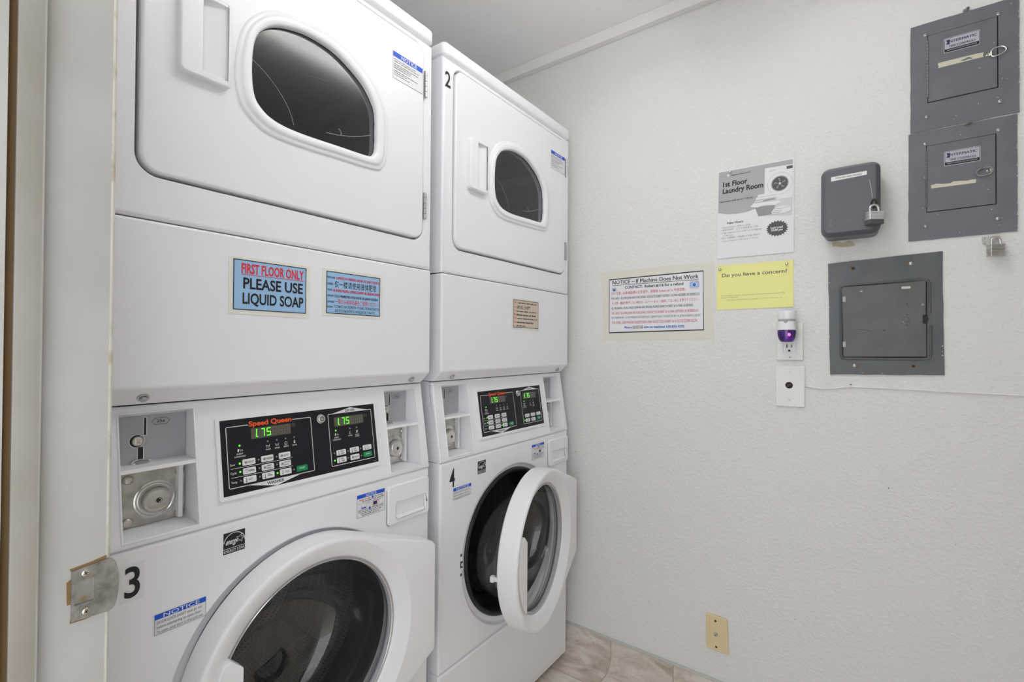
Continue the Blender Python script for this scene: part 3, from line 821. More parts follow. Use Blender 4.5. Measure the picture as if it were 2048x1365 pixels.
def make_coin_box(t, a0, a1):
    zt, zb, zs = 1.078, .880, .987
    xb = -.066
    m = MB()
    f = lambda u, z, n=0.0: T(u, z, n)
    bk = lambda u, z, x=xb: (x, u, z)
    # liner: sides, top, sloping sill, back, and the shelf between the two halves
    m.quad([f(a0, zb), f(a0, zt), bk(a0, zt - .004), bk(a0, zb + .003)])
    m.quad([f(a1, zb), f(a1, zt), bk(a1, zt - .004), bk(a1, zb + .003)])
    m.quad([f(a0, zt), f(a1, zt), bk(a1, zt - .004), bk(a0, zt - .004)])
    m.quad([f(a0, zb), f(a1, zb), bk(a1, zb + .003), bk(a0, zb + .003)])
    m.quad([bk(a0, zb), bk(a1, zb), bk(a1, zt), bk(a0, zt)])
    s0, s1 = zs - .003, zs + .003
    m.raw([f(a0, s0), f(a1, s0), f(a1, s1), f(a0, s1), bk(a0, s0 - .002), bk(a1, s0 - .002), bk(a1, s1 - .002), bk(a0, s1 - .002)],
          [(0, 1, 2, 3), (0, 1, 5, 4), (3, 2, 6, 7)])
    # narrow raised lip round the opening
    for r, (i, j) in enumerate((((a0, zb), (a0, zt)), ((a1, zb), (a1, zt)), ((a0, zt), (a1, zt)), ((a0, zb), (a1, zb)))):
        m.tube([f(*i), f(*j)], .0016, 8)
    m.box(a1 - .0150, zb + .006, xb, a1 - .0085, zs - .005, xb + .016)
    o = m.build('coin_box', 'plastic', t, angle=30)
    B = lambda a, b, n: (xb + n, a, b)
    d = a0 - .031
    m = MB(B)
    m.plate([(a0 + .005, zs + .004), (a1 - .001, zs + .004), (a1 - .001, zt - .010), (a0 + .005, zt - .010)], .0005, .0025, 0)
    n = .0030
    # entry slot, return button well and drop slot, each with a bright outline
    def slot(P, w):
        m.flat(P, n, 1); m.strip(P, w, n + .0003, 2, True)
    slot(rr(d + .0755, 1.0345, d + .0800, 1.0655, .0020, 3), .0011)
    m.strip([(d + .0755, 1.0345), (d + .068, 1.0335)], .0011, n + .0003, 2)
    slot(circ(d + .0665, 1.0265, .0108, 20), .0011)
    slot(rr(d + .0675, .9935, d + .0760, 1.0165, .0015, 3), .0011)
    hx = [(d + .087, 1.0565), (d + .092, 1.0620), (d + .109, 1.0620), (d + .114, 1.0565), (d + .109, 1.0510), (d + .092, 1.0510)]
    m.strip(hx, .0006, n, 1, True)
    m.text('25¢', d + .0945, d + .1065, 1.0545, 1.0588, n, 1, .01)
    m.build('coin_plate', ['coinp', 'seam', 'white'], o)
    m = MB(B); m.dome(d + .0680, 1.0262, .0030, .0088, .0045); m.build('return_button', 'nickel', o)
    m = MB(B)
    m.tube([B(d + .072 + .0125 * math.cos(a), .9915 + .0035 * math.sin(a), .0050 + .0060 * (1 + math.sin(a + 2.6)) / 2) for a in [2 * pi * i / 18 for i in range(18)]], .0016, 8, 0, True)
    m.build('pull_ring', 'chrome', o)
    m = MB(B)
    P = rr(a0 + .002, zb + .0045, a1 - .001, zs - .006, .002)
    m.plate(P, .0005, .0030, 0)
    m.tube([B(a1 - .0075, zb + .010, .0035), B(a1 - .0075, zs - .010, .0035)], .0012, 6)
    lp = m.build('lock_plate', 'steel', o)
    m = MB(B)
    m.lathe([(.0315, .0030), (.0310, .0050), (.0285, .0058), (.0262, .0046), (.0240, .0052), (.0225, .0110), (.0205, .0165), (.0180, .0190), (.0172, .0196), (.0168, .0186), (.0150, .0190), (.0010, .0190)], d + .0930, .9245, 40, 0, False, True)
    m.flat(circ(d + .0945, .9243, .0046, 16), .01925, 1); m.strip([(d + .0945 + .0030 * math.cos(a), .9243 + .0030 * math.sin(a)) for a in [-1.9 + 3.8 * i / 10 for i in range(11)]], .0012, .0197, 2)
    m.build('cash_lock', ['chrome', 'seam', 'chrome'], o, angle=30)
    for a, b in ((.0545, .9640), (.1300, .9645), (.1300, .8925), (.0555, .8935)):
        if d + a > a1 - .006: a = a1 - .012 - d
        m = MB(B); m.dome(d + max(a, a0 - d + .011), b, .0030, .0080, .0055); m.build('rivet', 'nickel', o)
    return o

def make_washer(door_angle):
    t = thing('washing_machine', '', 'washing machine', (0, 0, 0), 0, 'washers under the dryers')
    # cabinet: front skin with the dished door opening
    m = MB()
    m.panel([(0, .2985), (W_, .2985), (W_, .8695), (0, .8695)], -.03, 0, .0085, [circ(WX - .004, WZ - .003, .2465, 96)], .005)
    c = lambda x, u, z: (x, u, z)
    V = [c(x, u, z) for x in (-.66, -.0299) for z in (.0300, .8693) for u in (0, W_)]
    m.raw(V, [(0, 1, 3, 2), (0, 1, 5, 4), (2, 3, 7, 6), (0, 2, 6, 4), (1, 3, 7, 5)])
    m.build('cabinet', 'enamel', t, weighted=True)
    m = MB()
    m.loft([[F(WX + sh * -.004 + r * math.cos(2 * pi * i / 96), WZ + sh * -.003 + r * math.sin(2 * pi * i / 96), x) for i in range(96)] for r, x, sh in ((.2525, -.0075, 1), (.2485, -.0058, 1), (.2462, -.0066, 1), (.2445, -.0095, 1), (.2425, -.0112, 1), (.2390, -.0120, .6), (.2310, -.0125, 0), (.2310, -.03, 0))])
    m.build('door_recess', 'enamel', t, angle=60)
    for b in (.289, .861):
        m = MB(); m.box(.003, b, -.63, W_ - .003, b + .018, -.010); m.build('seam_gap', 'seam', t)
    m = MB()
    m.panel([(0, .024), (W_, .024), (W_, .2970), (0, .2970)], -.03, 0, .0085)
    m.build('kick_panel', 'enamel', t, weighted=True)
    for u in (.05, W_ - .05):
        for x in (-.06, -.60):
            m = MB(); m.lathe([(.02, 0), (.02, .012), (.008, .014), (.008, .04)], 0, 0, 16, 0, True)
            m.v = [(x + p[1], u + p[2], p[0]) for p in m.v]
            m.build('foot', 'rubber', t)
    # rubber door boot and the steel drum
    m = MB()
    m.lathe([(.2315, -.022), (.2310, -.009), (.2280, -.0060), (.2230, -.0055), (.2180, -.009), (.2120, -.022), (.2085, -.030), (.2085, -.048), (.2050, -.056), (.2010, -.062), (.2010, -.078), (.1960, -.088), (.1960, -.118), (.2040, -.126), (.2150, -.128)], WX, WZ, 96)
    m.build('door_boot', 'rubber', t, angle=50)
    m = MB(); mb2 = []
    m.lathe([(.212, -.124), (.245, -.132), (.258, -.150), (.260, -.200), (.260, -.300), (.260, -.400), (.255, -.480), (.235, -.500), (.12, -.505), (.01, -.492)], WX, WZ, 80, 0, False, True)
    def uvd(x, y, z):
        a = math.atan2(z - WZ, y - WX)
        return (a * .26, x)
    dr = m.build('drum', 'drum', t, uvfn=uvd)
    for k in range(3):
        a = 1.15 + k * 2 * pi / 3
        q = MB(); rings = []
        for n_, s in ((-.140, .35), (-.20, .85), (-.32, 1.0), (-.44, .85), (-.49, .45)):
            rings.append([(n_, WX + r * math.cos(a + dt), WZ + r * math.sin(a + dt)) for dt, r in ((-.22, .262), (-.11, .262 - .030 * s), (-.04, .262 - .062 * s), (.04, .262 - .062 * s), (.11, .262 - .030 * s), (.22, .262))])
        q.loft(rings, 0, True, True, True)
        q.build('drum_baffle', 'drum', dr, angle=60, uvfn=lambda x, y, z: (y + z, x))
    make_washer_door(t, door_angle)
    # catch beside the opening
    m = MB()
    m.plate(rr(.0785, .5535, .0925, .5845, .004, 4), -.004, .0015, 0); m.rect(.0805, .5600, .0905, .5790, .0019, 1)
    m.box(.0845, .566, .0015, .0875, .5735, .0045, 0)
    m.dome(.0855, .5955, 0, .0042, .002, 2); m.dome(.0855, .5405, 0, .0042, .002, 2)
    m.build('door_catch', ['white', 'seam', 'ink'], t)
    # detergent drawer, with the rusty edge beneath it
    m = MB()
    a0, a1, b0, b1 = .5425, .6765, .7565, .8500
    pk = rr(.5665, .7685, .6620, .8070, (.006, .006, .004, .004), 3)
    m.plate(rr(a0, b0, a1, b1, .008), -.002, .0065, 0, [pk], back=False, inner=False)
    fl = [(u, z) for u, z in pk]
    dep = lambda u, z: .0055 - .046 * max(0.0, min(1.0, (z - .7685) / .0385))
    m.raw([(.0065, u, z) for u, z in fl] + [(dep(u, z), u, z) for u, z in fl],
          [(i, (i + 1) % len(fl), len(fl) + (i + 1) % len(fl), len(fl) + i) for i in range(len(fl))] + [tuple(len(fl) + i for i in range(len(fl)))], 0)
    m.build('detergent_drawer', 'plastic', t, bevel=.003, seg=3)
    m = MB()
    m.strip([(a0 - .001, b1 - .01), (a0 - .001, b0 + .006), (a0 + .003, b0 - .0006), (a0 + .008, b0 - .001)], .0010, .0006, 1)
    m.strip([(a0 + .006, b0 - .001), (a0 + .04, b0 - .0012), (a0 + .08, b0 - .001), (a1 - .012, b0 - .0006), (a1 - .004, b0 + .002)], .0013, .0006, 0)
    m.build('drawer_gap', ['rust', 'seam'], t)
    # control housing: leaning fascia with the two coin openings
    cL = (.0305, .1385); cR = (.5535, .6570)
    m = MB(T)
    holes = [[(c[0], .880), (c[1], .880), (c[1], 1.078), (c[0], 1.078)] for c in (cL, cR)]
    m.panel([(0, .8710), (W_, .8710), (W_, 1.0899), (0, 1.0899)], -.014, 0, .006, holes, 0, False)
    m.fn = F
    sh = [(-.0125, .8712), (-.66, .8712), (-.66, 1.0898), (-.0460, 1.0898)]
    m.raw([(x, u, z) for u in (0, W_) for x, z in sh], [(0, 1, 2, 3), (4, 5, 6, 7), (0, 1, 5, 4), (1, 2, 6, 5), (2, 3, 7, 6)])
    m.build('control_housing', 'enamel', t, weighted=True)
    make_display(t)
    make_coin_box(t, *cL); make_coin_box(t, *cR)
    # stickers on the front
    def energy(a0, b0, s):
        q = MB(); n = .0006; a1, b1 = a0 + .037, b0 + .0375
        q.plate([(a0, b0), (a1, b0), (a1, b1), (a0, b1)], .0001, n, 0)
        n += .0004
        q.text('ENERGY STAR', a0 + .0012, a1 - .0012, b0 + .0020, b0 + .0070, n, 1, .0)
        q.rect(a0, b0 + .0088, a1, b0 + .0096, n, 1)
        q.strip([(a0 + .0185 + .0182 * math.cos(th), b0 + .0175 + .0182 * math.sin(th)) for th in [.02 + 3.0 * i / 20 for i in range(21)]], .0011, n, 1)
        q.text('energy', a0 + .0030, a0 + .0225, b0 + .0165, b0 + .0260, n, 1, .02, .69, .35)
        c = (a0 + .0285, b0 + .0225)
        q.strip([(c[0] + (.0078 if i % 2 == 0 else .0032) * math.cos(pi / 2 - .25 + i * pi / 5), c[1] + (.0078 if i % 2 == 0 else .0032) * math.sin(pi / 2 - .25 + i * pi / 5)) for i in range(10)], .0010, n, 1, True)
        return q.build('efficiency_sticker', ['black', 'white'], t)
    energy(.155, .8095, 0)
    m = MB(); a0, a1, b0, b1, n = .0505, .1255, .7590, .7920, .0008
    notice_bar(m, a0, b0, a1, b1, .0085, n)
    m.text('NOTICE', a0 + .012, a1 - .010, b1 - .0075, b1 - .0012, n + .0005, 2, .005)
    for i, (s, w) in enumerate((('DOOR LOCK LIGHT must go out', .95), ('before attempting to open door.', .95), ('To open, push door in then pull out.', .98))):
        m.text(s, a0 + .003, a0 + .003 + w * .069, b1 - .0160 - i * .0074, b1 - .0115 - i * .0074, n + .0005, 3)
    m.build('door_lock_label', ['clearlabel', 'blue', 'white', 'ink'], t)
    m = MB(); a0, a1, b0, b1, n = .4385, .5165, .7985, .8500, .0008
    notice_bar(m, a0, b0, a1, b1, .0085, n)
    m.text('NOTICE', a0 + .024, a1 - .024, b1 - .0075, b1 - .0012, n + .0005, 2, .012)
    m.words(a0 + .006, a0 + .036, b1 - .0135, .0024, n + .0004, 4, 2); m.words(a0 + .047, a1 - .006, b1 - .0130, .0024, n + .0004, 3, 3)
    m.words(a0 + .014, a1 - .002, b1 - .0178, .0024, n + .0004, 3, 4)
    m.flat(circ(a0 + .0425, b1 - .0120, .0030, 14), n + .0004, 1)
    m.strip([(a0 + .002, b1 - .0205), (a1 - .002, b1 - .0205)], .0004, n + .0004, 3)
    m.strip([(a0 + .012, b1 - .0245), (a0 + .012, b1 - .0325), (a0 + .025, b1 - .0325), (a0 + .025, b1 - .0240), (a0 + .035, b1 - .0235)], .0007, n + .0004, 3)
    m.rect(a0 + .0125, b1 - .0325, a0 + .0245, b1 - .0300, n + .0004, 1)
    m.rect(a0 + .045, b1 - .0315, a0 + .056, b1 - .0235, n + .0005, 5); m.strip(circ(a0 + .051, b1 - .0275, .0095, 22, .0068), .0008, n + .0006, 4, True)
    m.strip([(a0 + .056, b1 - .0225), (a0 + .066, b1 - .0225)], .0006, n + .0004, 3)
    m.flat(circ(a0 + .035, b1 - .0355, .0032, 14), n + .0004, 1)
    for i, (x0, x1) in enumerate(((.004, .029), (.041, .074), (.004, .074), (.011, .068), (.014, .062))):
        m.words(a0 + x0, a0 + x1, b1 - (.0365, .0365, .0405, .0445, .0485)[i], .0022, n + .0004, 3, 9 + i)
    m.build('detergent_label', ['clearlabel', 'blue', 'white', 'ink', 'red', 'navy'], t)
    return t

# near stack
w3 = make_washer(0.0)
# far stack is a copy, its door swung ajar and two labels stuck on a little further left
w4 = dup(w3)
for ch in w4.children:
    n = ch.name.split('.')[0]
    if n == 'door': ch.rotation_euler = (0, 0, math.radians(11.5))
for ch in w3.children:
    n = ch.name.split('.')[0]
    if n == 'efficiency_sticker': ch.location = (0, .0215, .0045)
    if n == 'door_lock_label': ch.location = (0, .0235, -.0385)
    if n == 'detergent_label': ch.location = (0, .0185, 0)
w3.matrix_world = R1; w4.matrix_world = R2
w3['label'] = 'white front-load washing machine numbered 3, door shut, under the nearer dryer'
w4['label'] = 'white front-load washing machine numbered 4 with its round door ajar, in the far corner'
d1 = make_dryer(); d2 = dup(d1)
d1.matrix_world = R1 @ Matrix.Translation((0, 0, DZ)); d2.matrix_world = R2 @ Matrix.Translation((0, 0, DZ))
d1['label'] = 'white tumble dryer with blue liquid soap signs, stacked above washer 3'
d2['label'] = 'white tumble dryer numbered 2 with a peach notice, stacked above washer 4'
def number(t, s, a0, a1, b0, b1, dz, film=False):
    m = MB(lambda a, b, n: (n, a, b - dz))
    if film: m.rect(a0 - .006, b0 - .008, a1 + .006, b1 + .006, .0004, 1)
    m.text(s, a0, a1, b0, b1, .0009, 0, .014)
    m.build('number_decal', ['black', 'clearlabel'], t)
number(w3, '3', .0340, .0540, .7965, .8420, 0, True)
number(w4, '4', .0355, .0565, .7975, .8475, 0)
number(d2, '2', .0060, .0275, 1.9005, 1.9415, DZ)

# ------------------------------------------------------------------ taped signs on the dryers
def dryer_sign(name, label, R, a0, b0, a1, b1, tape, bg, draw, mats, cat='sign', group=None):
    t = thing(name, label, cat, tuple(at(R, 0, (a0 + a1) / 2, b0)), RZ1 if R is R1 else 0, group)
    ca = (a0 + a1) / 2
    fn = lambda a, b, n: (n, a - ca, b - b0)
    m = MB(fn)
    x0, z0, x1, z1 = tape
    rnd = random.Random(5)
    P = []
    for (p, q) in (((x0, z0), (x1, z0)), ((x1, z0), (x1, z1)), ((x1, z1), (x0, z1)), ((x0, z1), (x0, z0))):
        for i in range(7):
            f = i / 7; P.append((p[0] + (q[0] - p[0]) * f + rnd.uniform(-.0008, .0008), p[1] + (q[1] - p[1]) * f + rnd.uniform(-.0008, .0008)))
    m.plate(P, .0002, .0009, 0)
    m.build('masking_tape', 'tapew', t)
    m = MB(fn)
    m.plate([(a0, b0), (a1, b0), (a1, b1), (a0, b1)], .0008, .0014, 0)
    m.build('sheet', bg, t)
    m = MB(fn); n = .0017
    m.frame(a0, b0, a1, b1, .0016, n, 0)
    draw(m, n + .0002)
    m.build('lettering', mats, t)
    return t
def sign_soap(m, n):
    m.text('FIRST FLOOR ONLY', .2010, .3230, 1.3210, 1.3385, n, 1, .028)
    m.rect(.2010, 1.3180, .3230, 1.3190, n, 1)
    m.text('PLEASE USE', .2045, .3210, 1.2930, 1.3125, n, 0, .022)
    m.text('LIQUID SOAP', .2035, .3225, 1.2650, 1.2845, n, 0, .022)
dryer_sign('soap_sign', 'blue FIRST FLOOR ONLY sign taped to the nearer dryer, left of its smaller twin', R1, .187, 1.2530, .3285, 1.3455, (.180, 1.2445, .3370, 1.3500), 'bluep', sign_soap, ['black', 'red'], group='blue soap signs on the dryer')
def sign_langs(m, n):
    x = .3765
    for s, a1, b, h, mi in (('PORTUGUESE:', .395, 1.3325, .004, 0), ('CHINESE:', .3905, 1.3185, .0045, 0), ('TAGALOG:', .3885, 1.3060, .004, 0),
                            ('SPANISH:', .3925, 1.2935, .004, 0), ('JAPANESE:', .3935, 1.2805, .004, 0), ('RUSSIAN:', .3905, 1.2695, .004, 0)):
        m.text(s, x, a1, b, b + h, n, mi, .01)
    m.text('SOMENTE NO PRIMEIRO ANDAR USE SABÃO LÍQUIDO', .3975, .5125, 1.3318, 1.3375, n, 1, .02)
    m.text('仅一楼请使用液体肥皂', .3935, .5045, 1.3150, 1.3285, n, 0, 0, .84)
    m.text('SA UNANG PALAPAG LAMANG GUMAMIT NG LIKIDONG SABON', .3905, .5135, 1.3045, 1.3105, n, 1, .03)
    m.text('SOLO PRIMER PISO POR FAVOR USE JABON LIQUIDO', .3945, .5090, 1.2925, 1.2980, n, 0, .015)
    m.text('一階のみ液体石鹸をご使用ください', .3955, .5075, 1.2795, 1.2895, n, 1, 0, .84)
    m.text('ТОЛЬКО НА ПЕРВОМ ЭТАЖЕ, ПОЖАЛУЙСТА', .3930, .5125, 1.2700, 1.2758, n, 0)
    m.text('ИСПОЛЬЗУЙТЕ ЖИДКОЕ МЫЛО', .3955, .5010, 1.2608, 1.2664, n, 0)
dryer_sign('soap_sign', 'smaller blue soap notice in several languages, taped right of FIRST FLOOR ONLY sign', R1, .3745, 1.2570, .5155, 1.3475, (.3660, 1.2515, .5220, 1.3530), 'bluep', sign_langs, ['black', 'red'], group='blue soap signs on the dryer')
def sign_door(m, n):
    for i, (b, w) in enumerate(((1.331, .014), (1.3165, .011), (1.304, .010), (1.292, .010), (1.280, .011), (1.267, .010))):
        m.words(.3285, .3285 + w + .006, b, .004, n, 2, 30 + i)
    m.text('請勿馬上拉開門', .3475, .4215, 1.3135, 1.3245, n, 1, .0, .84)
    for i, (x0, x1, b, h) in enumerate(((.353, .468, 1.3305, .0045), (.345, .463, 1.3025, .0048), (.345, .467, 1.2900, .0058), (.349, .466, 1.2790, .0040), (.345, .452, 1.2655, .0056), (.345, .404, 1.2545, .0050))):
        m.words(x0, x1, b, h, n, 1, 50 + i)
dryer_sign('door_sign', 'small peach notice in several languages taped to dryer 2', R2, .3255, 1.2505, .4725, 1.3420, (.3195, 1.2440, .4785, 1.3465), 'pinkp', sign_door, ['black', 'ink', 'redlt'])

# ------------------------------------------------------------------ things on the far wall
class Wall:
    # local frame of a thing on the far wall: a along the wall, b up, n out of the wall
    def __init__(s, cx, cz): s.cx = cx; s.cz = cz; s.loc = (cx, WY, cz)
    def __call__(s, a, b, n): return (a - s.cx, -n, b - s.cz)

def wavy(a0, b0, a1, b1, j, seed, k=6):
    r = random.Random(seed); P = []
    for (p, q) in (((a0, b0), (a1, b0)), ((a1, b0), (a1, b1)), ((a1, b1), (a0, b1)), ((a0, b1), (a0, b0))):
        for i in range(k):
            f = i / k; P.append((p[0] + (q[0] - p[0]) * f + r.uniform(-j, j), p[1] + (q[1] - p[1]) * f + r.uniform(-j, j)))
    return P

def refund_notice():
    w = Wall(.317, 1.2150)
    t = thing('refund_notice', 'wide notice headed NOTICE If Machine Does Not Work, taped on yellowed paper', 'notice', w.loc)
    m = MB(w); m.plate([(.1140, 1.4690), (.30, 1.4712), (.5215, 1.4720), (.5220, 1.2170), (.40, 1.2160), (.1250, 1.2130)][::-1], .0003, .0010); m.build('backing_paper', 'cream', t)
    m = MB(w); m.plate([(.1473, 1.2400), (.4905, 1.2460), (.4880, 1.4460), (.1470, 1.4415)], .0009, .0016); m.build('sheet', 'paper', t)
    m = MB(w); n = .0019
    q = [(.1473, 1.2400), (.4905, 1.2460), (.4880, 1.4460), (.1470, 1.4415)]
    m.strip([(q[i][0] + (.0018 if i in (0, 3) else -.0018), q[i][1] + (.0018 if i < 2 else -.0018)) for i in range(4)], .0042, n, 0, True)
    n += .0002
    m.text('NOTICE – If Machine Does Not Work', .1615, .4715, 1.4210, 1.4355, n, 0, .02)
    m.rect(.1615, 1.4160, .4715, 1.4175, n, 0)
    m.text('CONTACT:  Robert #116 for a refund', .2100, .4215, 1.4020, 1.4115, n, 0, .02)
    rows = ((1.3835, 'CHI: 注意 - 如果機器無法正常運作，請聯絡 Robert #116 申請退款。', .1555, .4300, 2, .0075, .0),
            (1.3655, 'POR. AVISO - SE A MÁQUINA NÃO FUNCIONAR, CONTACTE ROBERT NÚMERO 116 PARA RECEBER UM REEMBOLSO', .1575, .4755, 1, .0075, .01),
            (1.3475, 'JP: 注意 - 機械が動作しない場合は、ロバート #116 へ連絡して払い戻しを受けてください。', .1590, .4735, 2, .0068, .0),
            (1.3290, 'FIL. PAUNAWA - KUNG HINDI GUMANA ANG MAKINA, KUMUSTAHIN SI ROBERT #116 PARA SA REFUND', .1590, .4540, 1, .0075, .015),
            (1.3100, 'SPA. AVISO: SI LA MÁQUINA NO FUNCIONA, CONTACTE A ROBERT #116 PARA OBTENER UN REEMBOLSO', .1590, .4710, 2, .0078, .014),
            (1.2945, 'RUS: ВНИМАНИЕ - ЕСЛИ МАШИНА НЕ РАБОТАЕТ, СВЯЖИТЕСЬ С РОБЕРТОМ № 116 ДЛЯ ВОЗВРАТА ДЕНЕГ', .1590, .4790, 1, .0058, .0),
            (1.2760, 'TUR. UYARI - EĞER MAKİNE ÇALIŞMIYORSA, PARA İADESİ İÇİN ROBERT #116 İLE İLETİŞİME GEÇİN.', .1590, .4690, 2, .0078, .014))
    for b, s, a0, a1, mi, h, bo in rows: m.text(s, a0, a1, b - .001, b + h, n, mi, bo)
    m.text('Place a', .2090, .2385, 1.2570, 1.2645, n, 3, .03)
    m.frame(.2415, 1.2560, .2800, 1.2660, .0007, n, 1); m.text('DO NOT USE', .2430, .2785, 1.2575, 1.2645, n, 1, .02)
    m.text('sign on machine! 630-833-9292', .2835, .4260, 1.2570, 1.2650, n, 3, .03)
    # two little washing machine pictures
    m.rect(.161, 1.394, .176, 1.4035, n, 4); m.rect(.1595, 1.4035, .1765, 1.4058, n, 1); m.flat(circ(.1685, 1.3995, .0038, 14), n + .0002, 1); m.strip([(.176, 1.397), (.183, 1.3985)], .001, n, 1)
    m.rect(.4430, 1.3915, .4735, 1.4095, n, 4); m.frame(.4430, 1.3915, .4735, 1.4095, .0009, n + .0002, 3)
    m.rect(.4455, 1.4095, .4710, 1.4140, n, 5); m.rect(.4450, 1.3860, .4715, 1.3915, n, 5)
    m.flat(circ(.458, 1.4000, .0080, 20), n + .0003, 6); m.flat(circ(.458, 1.4000, .0058, 20), n + .0005, 3)
    m.build('lettering', ['black', 'ink', 'redf', 'bluet', 'ltblue', 'pg4', 'white'], t)
refund_notice()

def pin(t, w, a, b, n):
    m = MB(w); m.lathe([(.0015, n), (.0045, n + .0005), (.0050, n + .003), (.0038, n + .0065), (.0012, n + .0075)], a, b, 14, 0, False, True)
    m.build('push_pin', 'chrome', t, angle=60)

def poster():
    w = Wall(.6405, 1.4790)
    t = thing('laundry_poster', 'black and white 1st Floor Laundry Room poster above the yellow sheet', 'poster', w.loc)
    m = MB(w)
    # sheet sags a little away from the wall
    nx, nz = 8, 8; V = []; Fc = []
    q = [(.5303, 1.4800), (.7485, 1.4780), (.7500, 1.7640), (.5330, 1.7645)]
    def g(i, j):
        u, v = i / nx, j / nz
        a = (q[0][0] * (1 - u) + q[1][0] * u) * (1 - v) + (q[3][0] * (1 - u) + q[2][0] * u) * v
        b = (q[0][1] * (1 - u) + q[1][1] * u) * (1 - v) + (q[3][1] * (1 - u) + q[2][1] * u) * v
        return a, b
    m.plate([g(i, 0) for i in range(nx)] + [g(nx, j) for j in range(nz)] + [g(nx - i, nz) for i in range(nx)] + [g(0, nz - j) for j in range(nz)], .0020, .0024)
    m.build('sheet', 'paper', t)
    m = MB(w); n = .0028
    m.flat([(.5335, 1.6290), (.560, 1.6215), (.590, 1.6185), (.620, 1.6200), (.655, 1.6290), (.700, 1.642), (.7445, 1.655), (.7460, 1.7590), (.5355, 1.7610)], n, 0)
    m.flat([(.660, 1.600), (.7440, 1.5890), (.7455, 1.6600), (.6500, 1.6550)], n + .0001, 3)
    m.flat([(.6690, 1.6450), (.7445, 1.6450), (.7455, 1.7440), (.6705, 1.7470)], n + .0002, 4)
    m.rect(.7295, 1.7320, .7455, 1.7410, n + .0004, 1)
    m.strip([(.682, 1.7350), (.699, 1.7365)], .0012, n + .0004, 2)
    m.flat(circ(.7115, 1.6920, .0345, 30), n + .0004, 3); m.flat(circ(.7115, 1.6920, .0325, 30), n + .0005, 4)
    m.flat(circ(.7115, 1.6920, .0235, 28), n + .0006, 2); m.flat(circ(.7115, 1.6920, .0205, 28), n + .0007, 1)
    for k in range(5):
        a = .4 + k * 1.2566
        m.flat([(.7115 + r_ * math.cos(a + d_), 1.6920 + r_ * math.sin(a + d_)) for r_, d_ in ((.004, 0), (.010, -.30), (.0165, -.10), (.0165, .22), (.010, .12))], n + .0009, 2)
    m.flat(circ(.7115, 1.6920, .0035, 12), n + .0011, 3)
    # basket of folded towels and the rolled towel
    m.flat([(.6430, 1.6300), (.7000, 1.6290), (.6915, 1.6015), (.6520, 1.6005)], n + .0009, 2)
    for i in range(6):
        b = 1.6045 + i * .0044; m.strip([(.6515 - i * .0012, b), (.6925 + i * .0012, b + .0004)], .0013, n + .0010, 0)
    m.flat([(.6290, 1.6330), (.6500, 1.6280), (.6720, 1.6325), (.7000, 1.6275), (.7140, 1.6360), (.7080, 1.6420), (.6400, 1.6440)], n + .0011, 4)
    for i, (a0, a1, b) in enumerate(((.642, .706, 1.642), (.645, .704, 1.651), (.650, .703, 1.659))):
        m.flat(rr(a0, b, a1, b + .0085, .004), n + .0012, (3, 4, 4)[i]); m.strip([(a0 + .003, b + .0005), (a1 - .003, b + .0005)], .0008, n + .0013, 2)
    m.flat([(.664, 1.6440), (.700, 1.6460), (.697, 1.6490), (.668, 1.6480)], n + .0014, 2)
    m.flat([(.690, 1.6010), (.724, 1.5990), (.7405, 1.6060), (.7400, 1.6200), (.715, 1.6230), (.697, 1.6180), (.689, 1.6080)], n + .0014, 4)
    m.strip([(.692, 1.6050), (.712, 1.6030), (.717, 1.6070), (.700, 1.6095), (.694, 1.6065)], .0010, n + .0015, 2)
    m.strip([(.693, 1.6165), (.716, 1.6140), (.7395, 1.6180)], .0008, n + .0015, 2)
    m.flat(circ(.5645, 1.7465, .0042, 16), n + .0003, 4)
    m.text('Maywood Place HOA', .5745, .6290, 1.7430, 1.7470, n + .0004, 5, .02)
    m.text('1st Floor', .5480, .6210, 1.7110, 1.7265, n + .0004, 5, .03)
    m.text('Laundry Room', .5472, .6660, 1.6895, 1.7050, n + .0004, 5, .03)
    m.text('New hours: 6:00 am to 11:00 pm', .5385, .6365, 1.6610, 1.6660, n + .0004, 5, .02)
    m.text('New Hours', .5615, .6085, 1.5885, 1.5955, n, 5, .02)
    for s, a0, a1, b, h in (('• Novo horario: 6:00 às 23:00', .5425, .6295, 1.5765, .0048), ('• 新营业时间：上午 6 点至晚上 11:00', .5425, .6510, 1.5680, .0048),
                            ('• Mga bagong oras: 6:00 am hanggang', .5425, .6610, 1.5590, .0048), ('11:00 pm', .5490, .5775, 1.5503, .0045),
                            ('• 新しい営業時間：午前6時から午後11時まで', .5415, .6560, 1.5415, .0048), ('• Nuevo Horario: 6:00 am a 11:00 pm', .5425, .6520, 1.5325, .0045)):
        m.text(s, a0, a1, b, b + h, n, 6 if b < 1.54 else 2, .0)
    m.flat([(.7040 + (.0305 if i % 2 == 0 else .0255) * math.cos(i * pi / 21), 1.5555 + (.0250 if i % 2 == 0 else .0205) * math.sin(i * pi / 21)) for i in range(42)], n, 1)
    m.text('Last Load', .6865, .7195, 1.5560, 1.5620, n + .0003, 4, .03); m.text('10:00 pm', .6880, .7190, 1.5480, 1.5540, n + .0003, 4, .03)
    m.build('print', ['pg1', 'pg2', 'pg3', 'pg4', 'paper', 'black', 'lightink'], t)
    pin(t, w, .5700, 1.7560, .0028)
poster()

